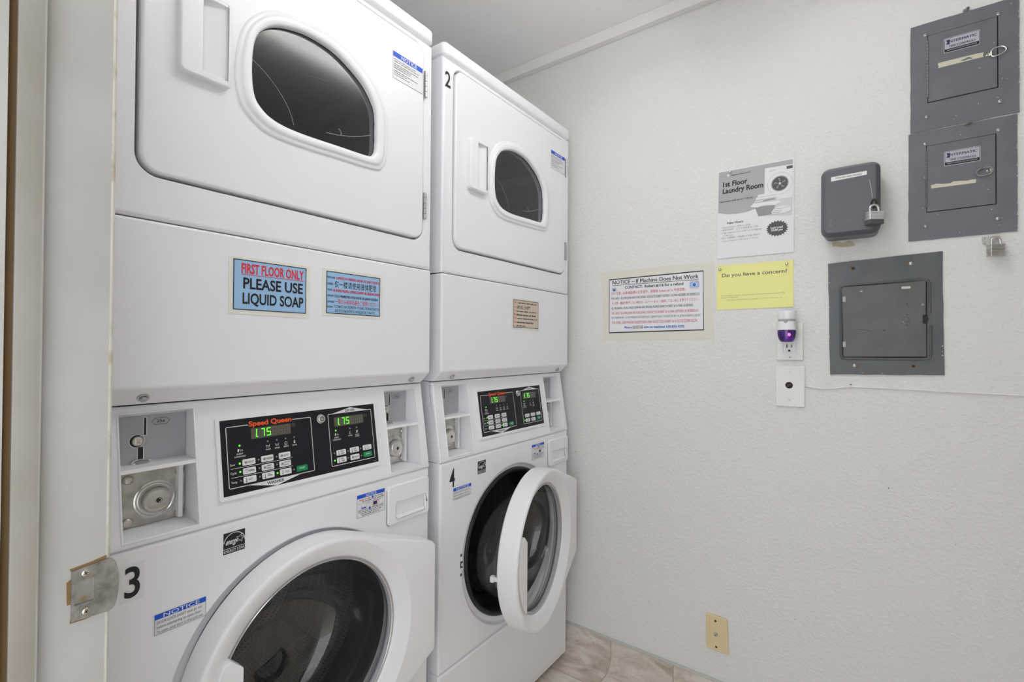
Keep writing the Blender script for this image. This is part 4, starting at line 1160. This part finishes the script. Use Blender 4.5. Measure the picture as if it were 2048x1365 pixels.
def concern_sheet():
    w = Wall(.6385, 1.3115)
    t = thing('concern_sheet', 'yellow sheet asking Do you have a concern, pinned beneath the laundry poster', 'notice', w.loc)
    m = MB(w); m.plate([(.5299, 1.3118), (.60, 1.3125), (.7478, 1.3131), (.7470, 1.4548), (.66, 1.4550), (.5296, 1.4570)], .0012, .0017); m.build('sheet', 'yellow', t)
    m = MB(w); n = .0020
    m.text('Do you have a concern?', .5455, .7310, 1.4180, 1.4290, n, 0, .012)
    m.text('Do you have a concern you would like Common Interest or the HOA', .5430, .7255, 1.3555, 1.3592, n, 1, .0)
    m.text('Board to address?', .5430, .5935, 1.3490, 1.3525, n, 1, .0)
    m.text('Scan and complete form or email:', .5610, .6520, 1.3415, 1.3452, n, 1, .0)
    m.words(.6550, .7185, 1.3425, .0030, n, 2, 6)
    m.build('lettering', ['ink', 'lightink', 'tape'], t)
    pin(t, w, .5395, 1.4435, .0018); pin(t, w, .7300, 1.4445, .0018)
concern_sheet()

def padlock(t_label, loc, rz, bw, bh, bd, name='padlock', dark=False, group=None, lean=0.0):
    t = thing(name, t_label, 'padlock', loc, rz, group)
    fn = lambda a, b, n: (a, -n, b)
    m = MB(fn)
    k = 7
    for i in range(k):
        z0 = i * bh / k; e = .0007 if i % 2 else 0
        m.plate(rr(-bw / 2 + e, -bd / 2 + e, bw / 2 - e, bd / 2 - e, .0025, 3), z0, z0 + bh / k * .92, 0)
    m.v = [(v[0], -v[2], -v[1]) for v in m.v]          # plates stacked upward
    m.build('lock_body', 'locksteel' if not dark else 'steel', t)
    m = MB(fn)
    r = bw * .30
    P = [(-r, 0, bh - .001), (-r, 0, bh + .008)] + [(r * math.cos(pi - a), 0, bh + .008 + r * math.sin(a)) for a in [pi * i / 12 for i in range(1, 12)]] + [(r, 0, bh + .008), (r, 0, bh - .001)]
    m.tube(P, .0031, 10); m.build('shackle', 'chrome', t)
    m = MB(fn); m.plate(rr(-bw / 2 - .0005, -bd / 2 - .0005, bw / 2 + .0005, bd / 2 + .0005, .003, 3), -.003, bh * .26, 0)
    m.v = [(v[0], -v[2], -v[1]) for v in m.v]
    if not dark:
        o = m.build('bumper', 'pg2', t)
    return t

def timer_box():
    w = Wall(.889, 1.4950)
    t = thing('timer_box', 'grey plastic timer box labelled WASHERS AND DRYERS, with rounded corners', 'timer box', w.loc)
    m = MB(w)
    O = rr(.8225, 1.4955, .9550, 1.6865, .021, 6); c = (.8888, 1.591)
    sh = lambda d: offset_poly(O, d)
    m.loft([[w(a, b, n) for a, b in sh(d)] for d, n in ((.003, .0), (.003, .058), (0, .060), (0, .0735), (.0006, .0755), (.0095, .0868), (.0110, .0875))], 0, True, True, True)
    o = m.build('case', 'greyt', t, angle=22)
    m = MB(w)
    m.plate([(.8466, 1.6470), (.9260, 1.6503), (.9258, 1.6606), (.8466, 1.6588)], .0872, .0882); m.text('WASHERS AND DRYERS', .8560, .9150, 1.6520, 1.6562, .0885, 1, .01)
    m.build('name_tape', ['white', 'ink'], t)
    m = MB(w); n = .0884
    m.text('NTERMATIC', .8520, .9330, 1.5270, 1.5370, n, 0, .02)
    m.flat([(.8390, 1.5430), (.8510, 1.5430), (.8470, 1.5335), (.8510, 1.5225), (.8390, 1.5225), (.8430, 1.5335)], n, 0)
    m.build('embossed_logo', 'greyl', t)
    m = MB(w)
    m.strip([(.9310, 1.6360), (.9345, 1.6150), (.9375, 1.5860)], .0012, .0883, 0); m.build('scratch', 'ltgrey', t)
    m = MB(w)
    m.tube([w(.9405 + .0052 * math.cos(a), 1.5700 + .0105 * math.sin(a), .0880 + .006 * (1 + math.cos(a)) * .6) for a in [2 * pi * i / 16 for i in range(16)]], .0020, 8, 0, True)
    m.build('hasp_loop', 'seam', t)
    m = MB(w); m.plate(wavy(.846, 1.4805, .898, 1.4935, .004, 8, 4), .0002, .0010); m.build('broken_plaster', 'plaster', t)
timer_box()
padlock('silver padlock with a black base locking the grey timer box', (.9412, WY - .099, 1.5160), math.radians(35), .036, .0300, .021)

def hex_screw(t, w, a, b, n, r=.0065, m1='screw'):
    m = MB(w); m.dome(a, b, n, r, .0030, 0, 16)
    m.flat([(a - r * .75, b - .0012), (a + r * .75, b + .0003), (a + r * .75, b + .0012), (a - r * .75, b - .0003)], n + .00315, 1)
    m.build('screw', [m1, 'seam'], t)

def time_panel(upper):
    if upper:
        x0, x1, z0, z1 = 1.0200, 1.2238, 1.7660, 2.0500
        dx0, dx1, dz0, dz1 = 1.0560, 1.1855, 1.8390, 2.0140
        lab = 'upper grey time control panel with its pull ring swung out to the right'
    else:
        x0, x1, z0, z1 = 1.0155, 1.2200, 1.4765, 1.7632
        dx0, dx1, dz0, dz1 = 1.0530, 1.1817, 1.5497, 1.7226
        lab = 'lower grey time control panel with its pull ring folded to the left'
    w = Wall((x0 + x1) / 2, z0)
    t = thing('time_control_panel', lab, 'electrical panel', w.loc, 0, 'grey time control panels')
    m = MB(w)
    m.plate(wavy(x0, z0, x1, z1, .0007, 3 + upper, 9), .0005, .0030, 0, [[(dx0 - .0015, dz0 - .0022), (dx1 + .0024, dz0 - .0022), (dx1 + .0024, dz1 + .0014), (dx0 - .0015, dz1 + .0014)]])
    m.rect(dx0 - .003, dz0 - .004, dx1 + .004, dz1 + .003, .0007, 1)
    # flakes of wall paint along its edges
    r = random.Random(9 + upper)
    for i in range(9):
        b = r.uniform(z0, z1); m.flat([(x1 - .0012, b), (x1 + .0006, b), (x1 + .0006, b + r.uniform(.002, .012)), (x1 - .0008, b + .003)], .0033, 2)
    for i in range(12):
        a = r.uniform(x0 + .01, x1 - .01); b = r.uniform(z0 + .005, z1 - .005); q = r.uniform(.0005, .0013)
        m.flat(circ(a, b, q, 6), .0033 if not (dx0 < a < dx1 and dz0 < b < dz1) else .0046, 2)
    m.build('cover_plate', ['grey', 'seam', 'pale'], t)
    m = MB(w); m.plate([(dx0, dz0), (dx1, dz0), (dx1, dz1), (dx0, dz1)], .0015, .0042, 0)
    dr = m.build('door', 'grey', t)
    m = MB(w); k = 17; za, zb = dz0 + .012, dz1 - .012
    for i in range(k):
        m.tube([w(dx0 - .0008, za + (zb - za) * i / k + .0004, .0038), w(dx0 - .0008, za + (zb - za) * (i + 1) / k - .0004, .0038)], .0026, 8)
    m.build('piano_hinge', 'grey', t)
    dz = 0 if upper else -.2940
    la, lb, l0, l1 = 1.0868, 1.1552, 1.9560 + dz, 1.9942 + dz
    m = MB(w); m.plate(rr(la, l0, lb, l1, .003, 3), .0040, .0046, 0)
    m.strip(rr(la + .0018, l0 + .0018, lb - .0018, l1 - .0018, .0015, 2), .0008, .0048, 1, True)
    m.rect(la + .0018, l0 + .0018, lb - .0018, l0 + .0095, .0049, 1)
    m.text('INTERMATIC INCORPORATED, SPRING GROVE, ILLINOIS 60081', la + .006, lb - .006, l0 + .0042, l0 + .0072, .0052, 0, .01)
    m.text('NTERMATIC', la + .0105, lb - .0055, l1 - .0140, l1 - .0075, .0049, 2, .03)
    m.flat([(la + .0042, l1 - .0052), (la + .0125, l1 - .0052), (la + .0098, l1 - .0110), (la + .0125, l1 - .0172), (la + .0042, l1 - .0172), (la + .0069, l1 - .0110)], .0049, 2)
    m.text('TIME CONTROLS', la + .0095, lb - .0085, l1 - .0260, l1 - .0205, .0049, 2, .02)
    m.build('maker_label', ['silver', 'black', 'navy'], dr)
    m = MB(w)
    if upper:
        m.flat([(1.0753, 1.9222), (1.1400, 1.9220), (1.1612, 1.9217), (1.1600, 1.9265), (1.1617, 1.9330), (1.1500, 1.9345), (1.10, 1.9352), (1.0760, 1.9355), (1.0752, 1.9300), (1.0770, 1.9265)], .0045, 0)
        m.flat([(1.1180, 1.9265), (1.1260, 1.9290), (1.1340, 1.9315), (1.1400, 1.9265), (1.1420, 1.9240), (1.1330, 1.9262), (1.1270, 1.9243)], .0048, 1)
    else:
        m.flat([(1.0615, 1.6096), (1.1050, 1.6088), (1.1468, 1.6082), (1.1470, 1.6172), (1.1400, 1.6180), (1.1300, 1.6168), (1.1150, 1.6190), (1.1050, 1.6200), (1.0980, 1.6165), (1.0850, 1.6172), (1.0720, 1.6205), (1.0650, 1.6190), (1.0612, 1.6180)], .0045, 0)
    m.build('torn_tape', ['tape', 'grey'], dr)
    # swing ring latch
    if upper: px, pz, s = 1.1730, 1.9235, 1
    else: px, pz, s = 1.1715, 1.6345, -1
    m = MB(w)
    m.plate(rr(px - (.0045 if upper else .0), pz - .004, px + (.0035 if upper else .0065), pz + .004, .001, 2), .0040, .0070)
    m.dome(px - .0055 if upper else px - .004, pz - .0005, .0042, .0030, .0022)
    m.build('latch_plate', 'nickel', dr)
    m = MB(w)
    if upper:
        P = [(px + .002, pz + .0065), (px + .012, pz + .0100), (px + .021, pz + .0090), (px + .027, pz + .0025), (px + .025, pz - .0050), (px + .014, pz - .0100), (px + .002, pz - .0085)]
    else:
        P = [(px + .003, pz + .0055), (px - .008, pz + .0070), (px - .019, pz + .0050), (px - .0245, pz - .0020), (px - .020, pz - .0105), (px - .008, pz - .0125), (px + .003, pz - .0080)]
    PP = smooth_closed(P, 4)
    m.tube([w(a, b, .0085 + (.004 if upper else .0)) for a, b in PP], .0016, 8, 0, True)
    m.build('pull_ring', 'chrome' if upper else 'dullsteel', dr)
    S_ = ((1.0510, 2.0190), (1.1885, 2.0200), (1.1905, 1.8015), (1.0525, 1.8010)) if upper else ((1.0496, 1.7298), (1.1880, 1.7315), (1.1860, 1.5116), (1.0500, 1.5118))
    for a, b in S_: hex_screw(t, w, a, b, .0030, .0048)
    m = MB(w)
    if upper:
        m.plate(rr(1.1240, 2.0490, 1.1360, 2.0580, .002, 2), .0002, .0020); m.tube([w(1.1300, 2.0500, .002), w(1.1310, 2.0560, .010), w(1.1340, 2.0580, .004)], .0022, 8)
    else:
        m.plate(rr(1.1250, 1.7590, 1.1400, 1.7645, .002, 2), .0030, .0050); m.tube([w(1.1260, 1.7610, .005), w(1.1320, 1.7605, .011), w(1.1390, 1.7625, .005)], .0022, 8)
    m.build('hook', 'dullsteel', t)
time_panel(1); time_panel(0)

def loose_lock():
    w = Wall(1.173, 1.4500)
    t = thing('hasp', 'small galvanized hasp screwed to the wall under the lower panel', 'hasp', w.loc)
    m = MB(w); m.plate([(1.1590, 1.4520), (1.1860, 1.4560), (1.1895, 1.4700), (1.1570, 1.4705)], .0005, .0025)
    m.plate(rr(1.1630, 1.4480, 1.1760, 1.4570, .002, 2), .0025, .0080)
    for a, b in ((1.1615, 1.4660), (1.1620, 1.4540)): m.dome(a, b, .0025, .0025, .0015)
    m.build('hinge_plate', 'steel', t)
    padlock('dull laminated padlock hanging from the hasp under the lower panel', (1.1795, WY - .020, 1.4170), math.radians(22), .0300, .0290, .018, dark=True)
loose_lock()

def breaker_panel():
    w = Wall(.961, 1.1130)
    t = thing('breaker_panel', 'wide greenish grey breaker panel with a half round finger notch, below the timer box', 'electrical panel', w.loc)
    m = MB(w)
    q = [(.8350, 1.4345), (.8393, 1.1140), (1.0863, 1.1215), (1.0830, 1.4435)]
    r = random.Random(4); P = []
    for i in range(4):
        a, b = q[i], q[(i + 1) % 4]
        for k in range(9): P.append((a[0] + (b[0] - a[0]) * k / 9 + r.uniform(-.0007, .0007), a[1] + (b[1] - a[1]) * k / 9 + r.uniform(-.0007, .0007)))
    m.plate(P, .0005, .0035, 0, [rr(.8690, 1.1640, 1.0530, 1.3680, .004, 3)])
    m.rect(.865, 1.160, 1.057, 1.372, .0009, 1)
    for i in range(14):
        a, b = r.choice(((r.uniform(.84, 1.08), r.choice((1.121, 1.436))), (r.choice((.838, 1.083)), r.uniform(1.12, 1.43)))); m.flat(circ(a, b, r.uniform(.0006, .0016), 6), .0039, 2)
    m.flat([(.8400, 1.1150), (1.0860, 1.1225), (1.0860, 1.1205), (.8400, 1.1130)], .0030, 2)
    for a, b in ((.8939, 1.4149), (1.0251, 1.1429)):
        m.flat(circ(a, b, .0062, 16, .0052), .0038, 3); m.flat(circ(a, b, .0035, 14), .0040, 1)
    for a, b in ((1.0165, 1.4175), (.9015, 1.1405)): m.flat(circ(a, b, .0070, 16, .0052), .0038, 3)
    m.build('cover_plate', ['grey2', 'seam', 'pale', 'rust'], t)
    # raised bead, open where the finger notch is
    m = MB(w)
    x0, x1, z0, z1 = .8640, 1.0575, 1.1590, 1.3740
    P = [(x1 + .0008, 1.2830), (x1 + .0004, z1 - .014), (x1 - .004, z1 - .003), (x1 - .014, z1), (x0 + .012, z1 - .006), (x0 + .003, z1 - .009), (x0, z1 - .018),
         (x0 + .0016, z0 + .012), (x0 + .004, z0 + .003), (x0 + .014, z0), (x1 - .010, z0 + .003), (x1 + .001, z0 + .006), (x1 + .0030, z0 + .016), (x1 + .0022, 1.2520)]
    m.tube([w(a, b, .0034) for a, b in P], .0034, 8)
    m.build('raised_bead', 'grey2', t)
    m = MB(w)
    D = [(.8715, 1.1655), (1.0510, 1.1690), (1.0505, 1.2555), (1.0445, 1.2560), (1.0435, 1.2790), (1.0500, 1.2800), (1.0500, 1.3680), (.8690, 1.3635)]
    m.plate(D, .0012, .0040, 0)
    m.rect(1.0005, 1.3500, 1.0190, 1.3565, .0043, 1); m.flat(circ(.9130, 1.3490, .0035, 10, .0018), .0043, 2)
    m.strip(circ(1.0440, 1.3063, .0020, 12), .0008, .0043, 1, True)
    m.strip([(1.0050, 1.2600), (1.0075, 1.2570), (1.0040, 1.2610), (1.003, 1.265)], .0009, .0043, 1)
    for a, b in ((1.0124, 1.2795), (1.0120, 1.2521), (1.0121, 1.3091)): m.flat(circ(a, b, .0014, 8), .0043, 3)
    m.strip(circ(1.0094, 1.2672, .0070, 20), .0007, .0043, 3, True)
    m.strip([(.9050, 1.2440), (.9350, 1.2380)], .0010, .0043, 3); m.words(.890, .915, 1.2285, .0030, .0043, 4, 77); m.flat(circ(.9640, 1.2390, .0016, 8), .0043, 3)
    dr = m.build('door', ['grey2d', 'pale', 'ltgrey', 'seam', 'rust'], t)
    m = MB(w); m.flat([(1.0437, 1.2575), (1.0445, 1.2560), (1.0500, 1.2557), (1.0552, 1.2590), (1.0580, 1.2650), (1.0580, 1.2700), (1.0552, 1.2765), (1.0500, 1.2797), (1.0445, 1.2790), (1.0437, 1.2775)], .0045, 0); m.strip([(1.0540, 1.2592), (1.0568, 1.2650), (1.0568, 1.2700), (1.0540, 1.2755)], .0022, .0047, 1)  # hollow drawn flat in dark colour, with a painted highlight crescent
    m.build('finger_notch', ['seam', 'grey2'], t)
    for b in (1.3290, 1.2005):
        m = MB(w); m.plate(rr(.8700, b - .0075, .8765, b + .0075, .0012, 2), .0040, .0062); m.build('hinge_clip', 'ltgrey', t)
    hex_screw(t, w, 1.0198, 1.4170, .0036, .0056); hex_screw(t, w, .8975, 1.1405, .0036, .0056)
breaker_panel()

def cover(m, a0, b0, a1, b1, th=.006, q=None, mi=0, holes=()):
    P = q or [(a0, b0), (a1, b0), (a1, b1), (a0, b1)]
    m.plate(P, .0002, th, mi, holes)

def outlet():
    w = Wall(.739, 1.1520)
    t = thing('wall_outlet', 'white duplex outlet with an air freshener plugged into its top socket', 'outlet', w.loc)
    m = MB(w); cover(m, .7035, 1.1520, .7735, 1.2655)
    m.build('cover_plate', 'socket', t, bevel=.003, seg=3)
    m = MB(w); m.plate(rr(.7210, 1.1770, .7550, 1.2430, .003, 3), .0050, .0070, 0)
    n = .0074
    m.rect(.7298, 1.1900, .7325, 1.2005, n, 1); m.rect(.7428, 1.1905, .7452, 1.2000, n, 1); m.flat(circ(.7373, 1.1815, .0033, 12), n, 1)
    m.strip(rr(.7210, 1.1770, .7550, 1.2430, .003, 3), .0006, n - .0002, 2, True)
    m.build('receptacle', ['socket', 'seam', 'ltgrey'], t)
    m = MB(w); m.dome(.7385, 1.1612, .006, .0028, .0012); m.rect(.7362, 1.1609, .7408, 1.1615, .0075, 1); m.build('screw', ['screw', 'seam'], t)
outlet()

def air_freshener():
    cx = .7345
    w = Wall(cx, 1.2060)
    t = thing('air_freshener', 'white plug-in air freshener with a purple liquid bulb on the outlet', 'air freshener', w.loc)
    cy = .040
    def lat(m, prof, mi=0, sy=.72, cap0=False, cap1=False):
        seg = 36
        m.loft([[(r * math.cos(2 * pi * i / seg), -cy - r * sy * math.sin(2 * pi * i / seg), z - 1.2060) for i in range(seg)] for r, z in prof], mi, True, cap0, cap1)
    m = MB(w); lat(m, [(.0262, 1.2985), (.0266, 1.2975), (.0245, 1.2865), (.0232, 1.2765), (.0230, 1.2745)], 0, .75, True); lat(m, [(.0232, 1.2675), (.0235, 1.2655), (.0236, 1.2450), (.0242, 1.2425), (.0200, 1.2420)], 0, .75)
    m.box(cx - .014, 1.2440, .007, cx + .014, 1.2660, .032)
    m.build('body', 'plastic', t, angle=35)
    m = MB(w); lat(m, [(.0215, 1.2770), (.0222, 1.2750), (.0224, 1.2690), (.0220, 1.2670)], 0, .76)
    B = lambda a, b, n: w(a, b, cy + .0165 + n)
    m.fn = B; m.dome(cx - .0005, 1.2665, 0, .0055, .0016, 0, 20); m.strip(circ(cx - .0005, 1.2665, .0036, 16), .0008, .0018, 1, True)
    m.build('collar', ['ltgrey', 'ledoff'], t)
    m = MB(w); lat(m, [(.0236, 1.2418), (.0246, 1.2395), (.0246, 1.2330), (.0236, 1.2240), (.0205, 1.2140), (.0165, 1.2085), (.0130, 1.2070), (.001, 1.2068)], 0, .78, False, True)
    m.build('liquid_bulb', 'purple', t, angle=60)
    m = MB(w); m.loft([[w(cx + .0085 + r * math.cos(a), 1.2285 + z + 0 * a, cy + .0182 + r * math.sin(a) * .4) for a in [2 * pi * i / 12 for i in range(12)]] for r, z in ((.0012, -.0045), (.0034, -.002), (.0036, .001), (.0022, .004))], 0, True, True, True)
    m.build('glow_light', 'pinkled', t)
M['purple'] = mat('purple_liquid', (0.10, 0.015, 0.36), 0.08, coat=0.6)
tint_noise(M['purple'], (0.022, 0.003, 0.10), (0.12, 0.018, 0.36), 60, 0.40, 0.66, 1.0)
air_freshener()

def blank_plate():
    w = Wall(.739, 1.0117)
    t = thing('wall_plate', 'white wall plate with a round dark hole where the cable comes out', 'wall plate', w.loc)
    m = MB(w); cover(m, 0, 0, 0, 0, .0065, [(.7001, 1.0117), (.7774, 1.0127), (.7784, 1.1365), (.7007, 1.1370)])
    m.build('cover_plate', 'socket', t, bevel=.003, seg=3, angle=50)
    m = MB(w); m.lathe([(.0112, .0064), (.0108, .0072), (.0100, .0069)], .7369, 1.0773, 28, 2); m.flat(circ(.7369, 1.0773, .0102, 24), .0068); m.tube([w(.731, 1.0715, .0066), w(.736, 1.078, .0090), w(.742, 1.0800, .0066)], .0014, 6, 1); m.build('cable_hole', ['seam', 'rust', 'socket'], t)
    for a, b in ((.7382, 1.1195), (.7369, 1.0339)):
        m = MB(w); m.dome(a, b, .0065, .0032, .0010); m.rect(a - .0025, b - .0004, a + .0025, b + .0004, .0077, 1); m.build('screw', ['socket', 'ltgrey'], t)
blank_plate()

def cable():
    w = Wall(.95, 1.0790)
    m = MB(w)
    P = [(.7775, 1.0765), (.7980, 1.0735), (.8192, 1.0715), (.8543, 1.0742), (.8720, 1.0790), (.8884, 1.0815), (.9080, 1.0808), (.9303, 1.0807), (.9600, 1.0812), (.9903, 1.0805), (1.0433, 1.0810), (1.0708, 1.0793), (1.1161, 1.0794), (1.30, 1.0775), (1.7, 1.078), (2.29, 1.078)]
    m.tube([w(a, b, .0028) for a, b in P], .0022, 8)
    o = m.build('cable', 'trimw', None, w.loc, angle=60)
    tag(o, 'thin white cable running along the wall right of the wall plate', 'cable')
    for a, b, k in ((.8884, 1.0815, 0), (1.0433, 1.0810, 1)):
        wc = Wall(a, b); m = MB(wc)
        m.tube([wc(a, b - .004, .0004), wc(a, b - .0035, .004), wc(a, b, .0058), wc(a, b + .0035, .004), wc(a, b + .004, .0004)], .0012, 8)
        m.dome(a, b + .0050, .0004, .0022, .002, 1)
        o = m.build('cable_clip', ['white', 'seam' if k == 0 else 'white'], None, wc.loc)
        tag(o, ('cable clip with a dark nail, nearer the wall plate', 'white cable clip under the breaker panel, further from the wall plate')[k], 'cable clip', 'clips along the cable')
cable()

def jack_plate():
    w = Wall(.5325, .2055)
    t = thing('cable_outlet', 'ivory cable outlet plate low on the wall near the floor', 'wall plate', w.loc)
    m = MB(w); cover(m, 0, 0, 0, 0, .0062, [(.4995, .2060), (.5682, .2054), (.5645, .3172), (.4977, .3185)])
    m.build('cover_plate', 'ivory', t, bevel=.003, seg=3)
    m = MB(w); m.lathe([(.0065, .0060), (.0065, .0085), (.0045, .0085), (.0042, .0130), (.0020, .0132), (.0016, .0090)], .5299, .2593, 6, 0, False, True); m.build('coax_jack', 'steel', t, angle=25)
    for a, b in ((.5283, .3012), (.5309, .2182)):
        m = MB(w); m.dome(a, b, .0061, .0036, .0010, 0); m.build('screw', 'seam', t)
jack_plate()

def wall_marks():
    # chips and specks in the paint
    w = Wall(0, 0); r = random.Random(12)
    m = MB(lambda a, b, n: (a, WY - n, b))
    m.strip([(.2265, 1.7125), (.232, 1.7155), (.2400, 1.7140), (.2500, 1.7160), (.2560, 1.7110)], .0016, .0006, 0); m.strip([(.2270, 1.7120), (.2350, 1.7060), (.2480, 1.7075), (.2555, 1.7105)], .0012, .0006, 0)
    for px, pz, s in ((.0087, .78, .0022), (.9725, .81, .0018), (.7085, 1.171, .0012), (1.107, .69, .001), (.945, .225, .0016), (.3045, .29, .0012), (.2115, .21, .0010), (.3270, .165, .0012), (.75, .38, .001)):
        m.flat(circ(px, pz, s, 7, s * 1.3), .0005, 1)
    o = m.build('wall_mark', ['pale', 'pg3'], None)
    o['kind'] = 'structure'
    o.name = 'wall_back_chips'
wall_marks()
